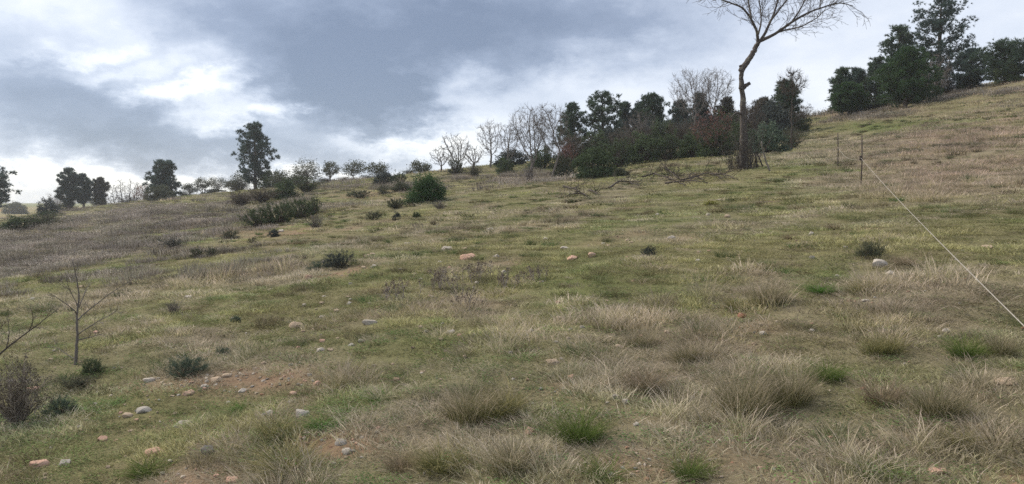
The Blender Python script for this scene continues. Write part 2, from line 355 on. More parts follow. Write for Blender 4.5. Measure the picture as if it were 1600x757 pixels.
# ------------------------------------------------------------------ ground sheet to the horizon
def build_ground():
    us = np.linspace(-1, 1, 420); xs = 3.2 * np.sinh(us * 6.2); xs *= 1500 / xs[-1]
    vs = np.linspace(0, 1, 520); ys = 1.6 * np.sinh(vs * 7.2); ys = ys / ys[-1] * 1700
    ys = np.concatenate([np.linspace(-60, -1, 26), ys]); X, Y = np.meshgrid(xs, ys)
    x, y = X.ravel(), Y.ravel(); z = H(x, y); c = cover(x, y)
    thatch = np.array([.165, .150, .080]); soil = np.array([.225, .150, .098]); litter = np.array([.235, .195, .140]); moss = np.array([.105, .125, .040]); heath = np.array([.125, .105, .085])
    col = thatch[None] + 0 * x[:, None]
    for k, cc, s in (('dry', litter, .75), ('green', moss, .7), ('heath', heath, .9), ('soil', soil, .9)):
        w = np.clip(c[k] * s, 0, 1)[:, None]; col = col * (1 - w) + cc * w
    dist = np.hypot(x, y); band = fbm(x * .3, y, 90, 81, 2); f = sstep(150, 200, dist)[:, None]
    field = np.where(y[:, None] > 380, np.array([.17, .175, .075]), np.where(band[:, None] > .5, np.array([.27, .17, .085]), np.array([.21, .18, .09])))
    col = col * (1 - f) + field * f
    nx, ny = len(xs), len(ys); i = (np.arange(ny - 1)[:, None] * nx + np.arange(nx - 1)[None]).ravel()
    q = np.stack([i, i + 1, i + nx + 1, i + nx], -1)
    me = np_mesh('ground', np.stack([x, y, z], -1), q, {'base': ('FLOAT_COLOR', np.concatenate([col, np.ones((len(x), 1))], 1))}, True)
    m, N, p, o = new_mat('hillside_soil'); co = N.new('ShaderNodeTexCoord').outputs['Object']; b = attr(N, 'base', out='Color')
    n = N.noise(co, 3.0, 9, .68); n2 = N.noise(co, 28, 6, .7)
    g = N.m('MULTIPLY', N.m('MULTIPLY_ADD', n, .9, .55), N.m('MULTIPLY_ADD', n2, 1.0, .5))
    cc = N.new('ShaderNodeVectorMath', operation='SCALE'); N.t.links.new(b, cc.inputs[0]); N.put(cc.inputs['Scale'], g)
    N.t.links.new(cc.outputs[0], p.inputs['Base Color']); p.inputs['Roughness'].default_value = 1; p.inputs['Specular IOR Level'].default_value = .05
    bm = N.new('ShaderNodeBump'); bm.inputs['Strength'].default_value = .9; bm.inputs['Distance'].default_value = .03; N.t.links.new(n2, bm.inputs['Height']); N.t.links.new(bm.outputs[0], p.inputs['Normal'])
    g = obj('ground', me, m); tag(g, 'grassy hillside rising to the right towards the trees', None, kind='structure'); return g
build_ground()

# ------------------------------------------------------------------ uncountable ground cover: instanced sprigs
def scatter(name, pts, rz, scl, idx, tint, tip, protos, label, category='grass'):
    n = len(pts); me = bpy.data.meshes.new(name); me.vertices.add(n); me.vertices.foreach_set('co', pts.astype(np.float32).ravel())
    rot = np.zeros((n, 3)); rot[:, 2] = rz
    for nm, typ, key, arr in (('idx', 'INT', 'value', idx), ('rot', 'FLOAT_VECTOR', 'vector', rot), ('scl', 'FLOAT_VECTOR', 'vector', scl),
                              ('tint', 'FLOAT_COLOR', 'color', np.concatenate([tint, np.ones((n, 1))], 1)), ('tip', 'FLOAT_COLOR', 'color', np.concatenate([tip, np.ones((n, 1))], 1))):
        a = me.attributes.new(nm, typ, 'POINT'); a.data.foreach_set(key, np.asarray(arr, np.int32 if typ == 'INT' else np.float32).ravel())
    col = bpy.data.collections.new(name + '_sprigs')
    for k, (pm, mat) in enumerate(protos):
        if not pm.materials: pm.materials.append(mat)
        col.objects.link(bpy.data.objects.new('%s_sprig_%02d' % (name, k), pm))
    ng = bpy.data.node_groups.new(name, 'GeometryNodeTree'); ng.interface.new_socket('Geometry', in_out='INPUT', socket_type='NodeSocketGeometry'); ng.interface.new_socket('Geometry', in_out='OUTPUT', socket_type='NodeSocketGeometry')
    nd = ng.nodes; gi = nd.new('NodeGroupInput'); go = nd.new('NodeGroupOutput'); ip = nd.new('GeometryNodeInstanceOnPoints'); ci = nd.new('GeometryNodeCollectionInfo')
    ci.inputs['Collection'].default_value = col; ci.inputs['Separate Children'].default_value = True; ci.inputs['Reset Children'].default_value = True; ip.inputs['Pick Instance'].default_value = True
    def named(nm, typ):
        a = nd.new('GeometryNodeInputNamedAttribute'); a.data_type = typ; a.inputs['Name'].default_value = nm; return a.outputs['Attribute']
    e = nd.new('FunctionNodeEulerToRotation'); L = ng.links.new
    L(gi.outputs[0], ip.inputs['Points']); L(ci.outputs[0], ip.inputs['Instance']); L(named('idx', 'INT'), ip.inputs['Instance Index']); L(named('rot', 'FLOAT_VECTOR'), e.inputs[0]); L(e.outputs[0], ip.inputs['Rotation'])
    L(named('scl', 'FLOAT_VECTOR'), ip.inputs['Scale']); L(ip.outputs[0], go.inputs[0])
    o = obj(name, me); md = o.modifiers.new('sprigs', 'NODES'); md.node_group = ng
    return tag(o, label, category, kind='stuff')

RINGS = [(2.0, 6, 165), (6, 11, 84), (11, 19, 33), (19, 32, 12), (32, 55, 4.2), (55, 105, 1.35)]
NG = np.random.default_rng(7)
def wedge(d0, d1, dens):
    a = .76; area = a * (d1 ** 2 - d0 ** 2) + 6 * (d1 - d0); n = int(area * dens)
    y = np.sqrt(NG.uniform(d0 ** 2, d1 ** 2, int(n * 1.25))); x = NG.uniform(-1, 1, len(y)) * (a * y + 3)
    return x[:n], y[:n]
def lod_protos(fn):
    out = []
    for k in range(len(RINGS)):
        for v in range(3): out.append(fn(np.random.default_rng(100 * k + v), k))
    return out
WID = [.0040, .0058, .0095, .016, .027, .048]; RAD = [.13, .18, .27, .43, .70, 1.2]
m_sprig = blade_mat('grass_blades', True, var=.6); m_heath = blade_mat('heath_twigs', True, trans=.12, var=.6)
def p_turf(rng, k):
    mb = MB(); add_blades(mb, rng, 84, RAD[k], .35, 1.0, WID[k] * 1.2, .75, .9, core=.62, hz=.075); return mb.mesh('turf'), m_sprig
def p_dry(rng, k):
    mb = MB(); add_blades(mb, rng, 64, RAD[k], .35, 1.0, WID[k] * .85, .7, .7, core=.62, hz=.14); return mb.mesh('dry'), m_sprig
def p_tall(rng, k):
    mb = MB(); add_blades(mb, rng, 110, RAD[k] * .8, .35, 1.0, WID[k] * .75, .6, .6, 3, core=.7, hz=.30); return mb.mesh('tall'), m_sprig
def p_heath(rng, k):
    mb = MB(); R = RAD[k]; add_blades(mb, rng, 90, R, .5, 1.0, WID[k] * .9, .5, .2, 2, core=.6, hz=.28)
    c = rng.normal(0, 1, (130, 3)) * [R * .5, R * .5, .18] + [0, 0, .6]; add_leaves(mb, rng, c, np.full(130, WID[k] * 2.6), aspect=.5); return mb.mesh('heath'), m_heath
def p_tuft(rng, k):
    mb = MB()
    for q in range(3): add_blades(mb, rng, 34, .085, .4, 1.0, (.0035, .005, .008, .012, .018, .028)[k], .7, .8, 2, (rng.normal(0, .07), rng.normal(0, .07), 0), core=.6, hz=.17)
    return mb.mesh('tuft'), m_sprig
def p_weed(rng, k):
    mb = MB(); n = 60; R = RAD[k] * .8; c = rng.normal(0, 1, (n, 3)) * [R * .5, R * .5, .15] + [0, 0, .5]; add_leaves(mb, rng, c, np.full(n, WID[k] * 4.5), np.array([0, 0, .6]), aspect=.6); return mb.mesh('weed'), m_sprig

def build_cover():
    G1, G2 = np.array([.182, .205, .080]), np.array([.272, .260, .120]); D1, D2 = np.array([.42, .355, .290]), np.array([.36, .292, .240]); GR = np.array([.092, .165, .058]); YE = np.array([.24, .22, .05]); PU = np.array([.37, .27, .235])
    acc = {k: [] for k in ('turf', 'dry', 'tall', 'heath', 'weed')}
    for ring, (d0, d1, dens) in enumerate(RINGS):
        x, y = wedge(d0, d1, dens); c = cover(x, y); n = len(x); u = NG.uniform(0, 1, n)
        z = H(x, y) - .004; keep = NG.uniform(0, 1, n) > c['soil'] * .86
        wt = {'heath': c['heath'] * 4.0, 'tall': c['tall'] * .55 * (.35 + c['dry']), 'dry': .10 + c['dry'] * 1.1, 'turf': .6 + 1.1 * (1 - c['dry']) + c['green'], 'weed': (.16 + .7 * np.clip(c['green'], 0, 1)) * (1 + 1.4 * (ring < 2))}
        names = list(wt); P = np.stack([wt[k] for k in names]); P /= P.sum(0); cum = np.cumsum(P, 0); pick = (u[None] > cum).sum(0)
        col_n = fbm(x, y, 2.2, 91, 3); tuf = np.clip((fbm(x, y, .55 if ring < 3 else 1.1, 95, 2) - .5) * 3.2 + .5, 0, 1); rough = .50 + .85 * tuf ** 1.5
        for j, k in enumerate(names):
            s = keep & (pick == j); m = int(s.sum())
            if not m: continue
            rr_ = sstep(.34, .56, x[s] / y[s]) * sstep(9, 16, y[s]) * (1 - np.clip(c['green'][s], 0, 1)); dr = np.clip(c['dry'][s] * .95 + .65 * rr_ + NG.normal(0, .2, m), 0, 1)[:, None]; gn = np.clip(c['green'][s] - .3 + NG.normal(0, .2, m), 0, 1)[:, None]; cn = np.clip((col_n[s] - .3) / .4, 0, 1)[:, None]
            green = (G1 * (1 - cn) + G2 * cn) * (1 - .45 * gn) + GR * .45 * gn; dry = D1 * (1 - cn) + D2 * cn
            redr = sstep(.36, .56, x[s] / y[s])[:, None] * sstep(10, 18, y[s])[:, None]; dry = dry * (1 - .85 * redr) + PU * .85 * redr
            mul = NG.uniform(.66, 1.66, m)[:, None]; sz = NG.uniform(.6, 1.3, m); big = [1, 1, 1, 1.12, 1.3, 1.6][ring]
            if k == 'turf': t = green * (1 - .45 * dr) + dry * .45 * dr; e = green * (1 - .2 - .7 * dr) + dry * (.2 + .7 * dr); h = (.030 + .040 * col_n[s] + .03 * dr[:, 0]) * big
            elif k == 'weed': t = GR * .9 + 0 * green; t = t * (1 - cn * .5) + G1 * cn * .5; e = t; h = .05 * big + 0 * sz
            elif k == 'dry': t = green * .45 + dry * .55; e = dry; h = (.035 + .06 * col_n[s] + .07 * dr[:, 0]) * big
            elif k == 'tall': t = green * .75 + dry * .25; e = dry * .68 + PU * .20; h = (.10 + .17 * col_n[s]) * (1.05 if ring < 2 else 1.15) * (1 + .25 * (big - 1))
            else: t = np.array([.16, .14, .11]) + 0 * green; hp = NG.integers(0, 4, m); e = np.array([[.38, .33, .29], [.32, .275, .245], [.41, .355, .29], [.26, .25, .18]])[hp]; e = e * (1 - .3 * cn) + 0 * green; h = (.10 + .22 * col_n[s]) * (1 if ring < 4 else 1.25)
            hs = h * sz * (rough[s] if k != 'weed' else 1); mul = mul * (.82 + .36 * tuf[s])[:, None]
            acc[k].append((np.stack([x[s], y[s], z[s]], -1), NG.uniform(0, 6.28, m), np.stack([sz ** .5, sz ** .5, hs], -1), ring * 3 + NG.integers(0, 3, m), t * mul, e * mul))
    acc['tuft'] = []
    for ring, (d0, d1, dens) in enumerate(((2, 6, 3.2), (6, 11, 3.0), (11, 19, 2.6), (19, 32, 1.9), (32, 55, 1.0), (55, 95, .35))):
        x, y = wedge(d0, d1, dens * 2); c = cover(x, y); n = fbm(x, y, 1.7, 99, 2); s = (NG.uniform(0, 1, len(x)) < np.clip((n - .36) * 3.2, 0, 1) * (1 - .7 * c['soil']) * (1 - .8 * c['heath'])); x, y = x[s], y[s]; m = len(x); dr = np.clip(c['dry'][s] + NG.normal(.05, .28, m), 0, 1)[:, None]
        pal = np.array([[.13, .15, .062], [.15, .13, .078], [.09, .13, .05], [.17, .145, .08]])[NG.integers(0, 4, m)]; tipc = pal * 1.25 * (1 - dr) + np.array([.34, .285, .215]) * dr; mul = NG.uniform(.7, 1.2, m)[:, None]; sz = NG.uniform(.5, 1.35, m) * (1 + .12 * ring); hh = NG.uniform(.05, .15, m) * (1 + .6 * dr[:, 0])
        acc['tuft'].append((np.stack([x, y, H(x, y) - .006], -1), NG.uniform(0, 6.28, m), np.stack([sz, sz * NG.uniform(.7, 1.2, m), hh], -1), ring * 3 + NG.integers(0, 3, m), pal * mul, tipc * mul))
    info = {'tuft': ('grass_tufts', p_tuft, 'countless small grass tufts standing up from the turf'), 'turf': ('turf_grass', p_turf, 'short olive green turf covering the slope'), 'dry': ('dry_grass', p_dry, 'thin straw coloured dry grass mixed through the turf'),
            'tall': ('tall_dry_grass', p_tall, 'long faded grass stems standing above the turf'), 'heath': ('dry_heath', p_heath, 'low grey brown dry heath covering the rough ground'),
            'weed': ('leafy_weeds', p_weed, 'small green leafy weeds low in the turf')}
    for k, (nm, fn, lab) in info.items():
        a = [np.concatenate(q) for q in zip(*acc[k])]; scatter(nm, a[0], a[1], a[2], a[3], a[4], a[5], lod_protos(fn), lab, 'heath' if k == 'heath' else ('weeds' if k == 'weed' else 'grass'))
build_cover()

# ------------------------------------------------------------------ stones
def rock_mesh(seed, flat=.6, rough=.35, sub=3):
    import bmesh
    bm = bmesh.new(); bmesh.ops.create_icosphere(bm, subdivisions=sub, radius=.5); rng = np.random.default_rng(seed)
    v = np.array([q.co[:] for q in bm.verts]); 
    for _ in range(11):                                    # knock flat faces off a boulder
        nrm = unit(rng.normal(0, 1, 3)); cut = rng.uniform(.24, .44); dd = v @ nrm; v = v - np.outer(np.maximum(dd - cut, 0), nrm) * .94
    v += unit(v) * ((vnoise(v[:, 0] * 5 + seed, v[:, 1] * 5 + v[:, 2] * 3, seed) - .5) * .12 * rough)[:, None]
    v[:, 2] *= flat; sp = np.ptp(v, axis=0); v[:, 0] /= sp[0]; v[:, 1] /= sp[1]; v[:, 2] /= sp[2]
    v -= (v.max(0) + v.min(0)) / 2
    f = np.array([[q.index for q in fc.verts] for fc in bm.faces]); bm.free()
    me = np_mesh('stone', v, f, None, True); me.set_sharp_from_angle(angle=math.radians(32)); return me
STONE = {'pale': stone_mat('pale_stone', (.37, .325, .27), (.50, .45, .385), (.27, .235, .19)), 'pink': stone_mat('pink_stone', (.42, .25, .18), (.54, .36, .27), (.30, .2, .15)),
         'orange': stone_mat('orange_stone', (.38, .25, .175), (.49, .345, .25), (.32, .24, .18)), 'blue': stone_mat('blue_grey_stone', (.31, .28, .24), (.42, .385, .335), (.22, .20, .175)),
         'tan': stone_mat('tan_stone', (.36, .27, .19), (.48, .38, .27), (.28, .22, .16)), 'dark': stone_mat('dark_grey_stone', (.12, .12, .115), (.20, .19, .18), (.26, .26, .24)), 'red': stone_mat('red_stone', (.29, .13, .085), (.36, .19, .13), (.22, .13, .1))}
ROCKS = [rock_mesh(s, 1, .5) for s in range(7)]
def place_stone(i, px, py, w, h, colour, label, group=None):
    p = ground_at(px, py + h * .35); o = bpy.data.objects.new('stone', ROCKS[i % 7]); link(o)
    if not ROCKS[i % 7].materials: ROCKS[i % 7].materials.append(STONE['pale'])
    o.material_slots[0].link = 'OBJECT'; o.material_slots[0].material = STONE[colour]
    sw = span(w, p) * 1.02; sh = span(h, p) * 1.25; rng = random.Random(i * 7 + 1)
    o.scale = (sw, max(sw * rng.uniform(.65, .9), sh * .7), sh); o.location = (p[0], p[1] + sw * .25, Hs(p[0], p[1] + sw * .25) + sh * .04)
    o.rotation_euler = (rng.uniform(-.12, .12), rng.uniform(-.12, .12), rng.uniform(-.5, .5)); return tag(o, label, 'stone', group or 'stones lying in the grass')
STONES = [  # px, py, width, height, colour, label
    (158, 687, 18, 12, 'pink', 'round pinkish stone above the round grey one, lower left'), (56, 727, 32, 14, 'pink', 'flat pinkish stone at the lower left edge of the field'),
    (99, 724, 19, 13, 'blue', 'smooth round light grey stone beside the flat pinkish one'), (238, 707, 30, 15, 'pink', 'pinkish slab with a dark overhanging edge, lower left'),
    (222, 642, 25, 10, 'blue', 'flat bluish white stone below the round grey-green bush'), (197, 650, 16, 9, 'tan', 'dull tan stone just left of the flat bluish white one'),
    (281, 664, 32, 13, 'pale', 'long pale cream stone in the bare patch, lower left'), (321, 705, 23, 18, 'dark', 'dark grey angular stone, darkest of all the stones'),
    (230, 595, 22, 9, 'pale', 'pale flat stone left of the round grey-green bush'), (293, 615, 18, 10, 'orange', 'orange pink stone directly below the round grey-green bush'),
    (319, 604, 13, 8, 'pale', 'small cream stone right below the round grey-green bush'), (337, 594, 20, 11, 'tan', 'brown wedge shaped stone, left one of a touching pair'),
    (352, 588, 16, 9, 'tan', 'brown stone, right one of a touching pair'), (378, 611, 16, 8, 'blue', 'small slate blue stone on bare soil'),
    (292, 465, 14, 9, 'pale', 'pale stone beside the dry bush on the left slope'), (48, 610, 22, 12, 'pink', 'pinkish stone partly under the brown bush at the left edge'),
    (361, 751, 24, 12, 'pink', 'pinkish stone cut by the bottom edge, left of centre'), (463, 509, 27, 14, 'tan', 'large rounded tan boulder on the open turf, left of centre'),
    (500, 547, 16, 8, 'pale', 'cream stone below the rounded tan boulder'), (564, 533, 12, 7, 'pale', 'upright whitish stone right of the rounded tan boulder'),
    (548, 539, 11, 7, 'pale', 'small white stone left of an upright whitish one'), (515, 547, 12, 6, 'tan', 'small tan stone touching a cream one'),
    (578, 504, 26, 9, 'pale', 'long low pale stone in mid slope turf'), (704, 519, 15, 8, 'blue', 'blue grey stone alone on green turf at mid picture'),
    (503, 533, 12, 8, 'pink', 'small pinkish stone between the tan boulder and cream stone'), (495, 600, 15, 10, 'pink', 'pinkish stone on the stony bare patch'),
    (457, 616, 14, 10, 'orange', 'orange stone, upper of two beside the bare patch'), (452, 628, 11, 8, 'pale', 'yellowish stone, lower of two beside the bare patch'),
    (617, 594, 16, 8, 'orange', 'flat orange stone above the bright green weeds'), (470, 647, 30, 14, 'blue', 'broad blue grey stone behind the bright green grass'),
    (417, 648, 21, 13, 'blue', 'grey stone left of the broad blue grey one'), (532, 692, 21, 13, 'blue', 'blue grey stone just above a whitish one, bottom centre left'),
    (542, 706, 19, 11, 'pale', 'whitish stone just below a blue grey one'), (482, 752, 13, 8, 'orange', 'orange stone at the bottom edge beside the dry tussock'),
    (583, 416, 13, 8, 'pale', 'pale stone, right one of two beyond the dark bluish bush'), (567, 418, 8, 6, 'tan', 'tan stone, left one of two beyond the dark bluish bush'),
    (482, 433, 13, 8, 'orange', 'orange tan stone in front of the dark bluish bush'), (731, 402, 26, 13, 'pink', 'big pinkish stone among the dry weeds'),
    (699, 388, 22, 10, 'pale', 'broad pale stone behind the dry weeds'), (787, 425, 10, 8, 'pale', 'small bright stone right of the dry weeds'),
    (925, 399, 15, 11, 'orange', 'orange tan block, right one of a row of three'), (895, 403, 18, 9, 'pink', 'pinkish stone, middle one of a row of three'),
    (882, 388, 14, 8, 'pale', 'pale stone behind the row of orange stones'), (876, 498, 16, 10, 'tan', 'tan round stone alone on the green slope'),
    (828, 517, 12, 7, 'pale', 'small pale stone left of a lone tan one'), (865, 566, 20, 10, 'tan', 'tan stone half hidden in green grass at centre'),
    (894, 590, 15, 11, 'pink', 'pinkish stone on a little bare patch at centre'), (967, 542, 15, 9, 'tan', 'dull pale stone against a dry tussock at centre right'),
    (827, 674, 19, 17, 'orange', 'upright salmon pink stone in long grass, bottom centre'), (962, 620, 13, 9, 'pale', 'pale pebble, left one of two under a tussock'),
    (977, 627, 11, 8, 'pale', 'pale pebble, right one of two under a tussock'), (1091, 407, 8, 6, 'pale', 'tiny white stone right of the round grey tuft'),
    (1162, 493, 16, 11, 'red', 'brick red stone at the edge of the tall grass'), (1193, 521, 12, 8, 'pale', 'pale stone on bare soil right of the brick red stone'),
    (1377, 412, 27, 18, 'pale', 'large pale tilted slab below the rope'), (1393, 426, 14, 9, 'pale', 'smaller pale stone under the large tilted slab'),
    (1353, 470, 15, 6, 'pale', 'flat pale stone on a reddish patch below the tilted slab'), (1332, 471, 14, 6, 'red', 'flat reddish stone on the patch below the tilted slab'),
    (1480, 517, 12, 9, 'pale', 'whitish stone, upper of two in dry grass on the right'), (1470, 526, 8, 6, 'pale', 'whitish stone, lower of two in dry grass on the right'),
    (1549, 386, 22, 7, 'tan', 'flat tan stone in dry grass above the rope'), (1469, 738, 34, 10, 'pink', 'flat pinkish slab on bare soil, bottom right'),
    (1580, 597, 36, 10, 'tan', 'tan flat stone in dry grass at the right edge'), (1309, 431, 7, 6, 'pale', 'tiny white stone above the bright green patch'), (1270, 402, 9, 6, 'pale', 'tiny pale stone beyond the bright green patch'),
    (1050, 371, 13, 6, 'pale', 'pale flat stone beyond the round grey tuft'), (1108, 335, 9, 5, 'pale', 'white stone below the yellow green tuft'), (1028, 335, 7, 5, 'pale', 'tiny white stone on the open upper turf'),
    (1137, 338, 10, 7, 'tan', 'greyish tan stone right of the white one'), (1179, 367, 14, 5, 'pale', 'flat pale stone on upper turf below the bare tree'), (1127, 313, 12, 4, 'pale', 'thin pale stone touching the yellow green tuft'),
    (636, 381, 11, 6, 'pale', 'pale stone in the dry strip left of centre'), (573, 400, 10, 6, 'tan', 'tan stone, left one of a close pair above the dark bluish bush'), (582, 397, 10, 6, 'tan', 'tan stone, right one of a close pair above the dark bluish bush'),
    (766, 358, 14, 6, 'pale', 'pale stone at the near end of the dry strip'), (502, 474, 10, 6, 'tan', 'tan stone in a row above the tan boulder, left one'), (545, 474, 9, 7, 'pale', 'pale stone in a row above the tan boulder, right one'), (438, 361, 10, 5, 'pale', 'pale stone beside the dark tuft below the broom hedge')]
for i, s in enumerate(STONES): place_stone(i, *s)
_r = random.Random(5); k = 0
NEAR = [(60, 700, 'below the pale grey green bush, lower left'), (230, 690, 'round the pinkish slab, lower left'), (284, 600, 'near the round grey-green bush'), (420, 600, 'on the stony bare patch'), (463, 520, 'round the large rounded tan boulder'), (360, 480, 'right of the dry grey bush, left slope'), (150, 500, 'near the small bare sapling'),
        (530, 420, 'near the dark bluish low bush'), (560, 690, 'round the red bare patch, bottom'), (620, 560, 'on the turf right of the stony patch'), (700, 500, 'near the lone blue grey stone'), (720, 430, 'among the dry weeds'), (900, 400, 'near the row of three orange stones'), (880, 510, 'near the lone tan round stone'), (880, 590, 'on the little bare patch at centre'),
        (970, 640, 'below the brown grey tussock'), (830, 680, 'near the upright salmon stone'), (1014, 400, 'near the round dark grey tuft'), (1110, 330, 'near the yellow green tuft'), (1180, 510, 'near the brick red stone'), (1377, 420, 'near the large tilted slab'), (1300, 560, 'in dry grass right of the tall pair of tussocks'), (1500, 520, 'in dry grass near the right edge'), (1500, 720, 'on the bare soil, bottom right'), (640, 370, 'along the dry strip'), (440, 380, 'below the broom hedge'), (1100, 430, 'on the green turf right of the round dark tuft')]
while k < 290:                                             # the many alike small stones
    px, py = (_r.uniform(10, 1590), 340 + 410 * _r.random() ** .8) if k < 130 else (_r.uniform(330, 1180), _r.uniform(350, 600)) if k < 235 else (_r.uniform(20, 560), _r.uniform(560, 745))
    if py < 430 - px * .07 or (px > 1000 and k < 130 and _r.random() < .6): continue
    c_ = _r.choice(['pale', 'tan', 'tan', 'tan', 'pink', 'pale']); where = min(NEAR, key=lambda q: (q[0] - px) ** 2 + 4 * (q[1] - py) ** 2)[2]
    w = _r.uniform(4, 9.5); place_stone(100 + k, px, py, w, w * _r.uniform(.5, .8), c_, 'small %s loose stone %s' % ({'blue': 'grey'}.get(c_, c_), where), 'small loose stones'); k += 1
def build_gravel():
    m, N, p, o = new_mat('gravel'); N.t.links.new(attr(N, 'tint', 'INSTANCER', 'Color'), p.inputs['Base Color']); p.inputs['Roughness'].default_value = .95
    pr = [(rock_mesh(50 + s, .7, .5, 1), m) for s in range(4)]; X, Y = [], []
    for d0, d1, dn in ((2.2, 8, 420), (8, 16, 90), (16, 40, 8)):
        x, y = wedge(d0, d1, dn); c = cover(x, y); s = NG.uniform(0, 1, len(x)) < np.clip(c['soil'] * 1.0 - .12, 0.012, .7); X.append(x[s]); Y.append(y[s])
    x, y = np.concatenate(X), np.concatenate(Y); n = len(x); s = .008 + .022 * NG.uniform(0, 1, n) ** 3 + .0006 * y
    cols = np.array([[.42, .36, .29], [.40, .26, .19], [.33, .27, .2], [.30, .17, .11], [.29, .27, .24]])[NG.integers(0, 5, n)] * NG.uniform(.7, 1.1, n)[:, None]
    scatter('gravel', np.stack([x, y, H(x, y) + s * .15], -1), NG.uniform(0, 6.28, n), np.stack([s * 1.2, s, s * .7], -1), NG.integers(0, 4, n), cols, cols, pr, 'reddish and pale gravel on the bare patches', 'gravel')
build_gravel()

# ------------------------------------------------------------------ plants: materials
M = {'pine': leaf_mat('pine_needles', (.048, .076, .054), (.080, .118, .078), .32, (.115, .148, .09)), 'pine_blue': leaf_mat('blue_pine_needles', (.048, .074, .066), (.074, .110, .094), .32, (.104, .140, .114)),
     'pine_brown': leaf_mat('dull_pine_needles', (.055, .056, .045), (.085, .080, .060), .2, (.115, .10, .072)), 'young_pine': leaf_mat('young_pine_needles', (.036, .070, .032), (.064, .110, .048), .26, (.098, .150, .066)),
     'broom': leaf_mat('dark_green_scrub_leaves', (.046, .066, .036), (.078, .105, .054), .24, (.115, .14, .078)), 'grey_scrub': leaf_mat('grey_green_scrub_leaves', (.060, .070, .045), (.10, .11, .070), .2, (.14, .14, .095)),
     'olive': leaf_mat('olive_leaves', (.060, .070, .048), (.10, .11, .072), .2, (.15, .15, .10)), 'bluebush': leaf_mat('blue_green_bush_leaves', (.060, .085, .060), (.10, .135, .095), .25, (.16, .19, .14)),
     'darkbush': leaf_mat('dark_blue_bush_leaves', (.040, .050, .046), (.066, .078, .072), .2, (.10, .11, .095)), 'rust': leaf_mat('rust_leaves', (.10, .050, .034), (.17, .085, .055), .25, (.22, .13, .085)),
     'red': leaf_mat('dry_red_leaves', (.12, .055, .05), (.19, .095, .080), .25, (.23, .14, .11)), 'brown_scrub': leaf_mat('brown_scrub_leaves', (.075, .064, .050), (.115, .098, .076), .2, (.15, .13, .10)),
     'moss': leaf_mat('yellow_green_tuft', (.15, .16, .03), (.24, .24, .05), .25, (.30, .28, .08)), 'seedhead': leaf_mat('dry_seed_heads', (.10, .08, .065), (.17, .135, .11), .1),
     'bark_pine': bark_mat('pine_bark', (.060, .045, .035), (.13, .10, .08)), 'bark_grey': bark_mat('grey_bark', (.105, .090, .078), (.20, .175, .155)), 'bark_walnut': bark_mat('walnut_bark', (.042, .035, .031), (.115, .098, .086), 14, (.16, .145, .115)),
     'bark_pale': bark_mat('pale_grey_bark', (.16, .14, .125), (.27, .245, .22)), 'bark_dark': bark_mat('dark_twigs', (.050, .040, .034), (.095, .078, .066)), 'twig_dry': bark_mat('dry_twigs', (.24, .20, .165), (.36, .31, .26)), 'metal': bark_mat('rusty_rod', (.05, .042, .038), (.09, .07, .06), 60)}
GR_TALL = blade_mat('tussock_dry', base=(.150, .155, .058), tip=(.345, .285, .21), var=.7); GR_OLIVE = blade_mat('tussock_olive', base=(.105, .12, .040), tip=(.29, .25, .125), var=.7)
GR_GREEN = blade_mat('tussock_green', base=(.075, .12, .028), tip=(.135, .165, .052), var=.6); GR_BROWN = blade_mat('tussock_brown', base=(.13, .115, .06), tip=(.34, .26, .19), var=.6); GR_BRIGHT = blade_mat('tussock_bright', base=(.06, .13, .025), tip=(.10, .19, .045), var=.5)

# ------------------------------------------------------------------ plants: growth
def wander(rng, p, d, L, n, jit, up):
    pts = [p]; d = unit(d)
    for _ in range(n):
        d = unit(d + rng.normal(0, jit, 3) + np.array([0, 0, up])); pts.append(pts[-1] + d * L / n)
    return np.array(pts), d
def limb_tree(rng, paths, p, d, L, r, lvl, levels, kids, ang, up, ratio=.64, first=1.0, low=.45):
    path, d2 = wander(rng, p, d, L, 4 if lvl < 3 else 3, .13 if lvl < 2 else .18, up); r1 = r * (.62 if lvl < levels else .35); paths.append((path, r, r1, lvl))
    if lvl >= levels: return
    k = kids[min(lvl, len(kids) - 1)]
    for i in range(k):
        f = .28 + .72 * (i + rng.uniform(.2, .9)) / k if lvl else low + (1 - low) * (i + rng.uniform(.1, .9)) / k; f = min(f, .99)
        x = f * (len(path) - 1); j = int(x); q = path[j] + (path[min(j + 1, len(path) - 1)] - path[j]) * (x - j); t = unit(path[min(j + 1, len(path) - 1)] - path[j])
        side = unit(np.cross(t, rng.normal(0, 1, 3))); a = math.radians(rng.uniform(*ang)); nd = t * math.cos(a) + side * math.sin(a)
        limb_tree(rng, paths, q, nd, L * ratio * (1 if lvl else first) * rng.uniform(.7, 1.15) * (1 - .25 * f if lvl else 1), max(r + (r1 - r) * f, .002) * rng.uniform(.42, .62), lvl + 1, levels, kids, ang, up, ratio)
    limb_tree(rng, paths, path[-1], d2, L * ratio * (1 if lvl else first), r1, lvl + 1, levels, kids, ang, up, ratio)
def fit(paths, h, w):
    A = np.concatenate([p[0] for p in paths]); sz = h / A[:, 2].max(); sx = w / np.ptp(A[:, 0]); sy = w / np.ptp(A[:, 1])
    return [(p * [sx, sy, sz], r, r1, l) for p, r, r1, l in paths]
def tubes(paths, scale, minr, sides=(7, 5, 4, 3)):
    mb = MB()
    mb.tube_set([(p, np.maximum(np.linspace(r, r1, len(p)) * scale, minr), sides[min(l, len(sides) - 1)]) for p, r, r1, l in paths])
    return mb
def tree_root(name, p, label, cat, group=None):
    return tag(empty(name, p), label, cat, group)
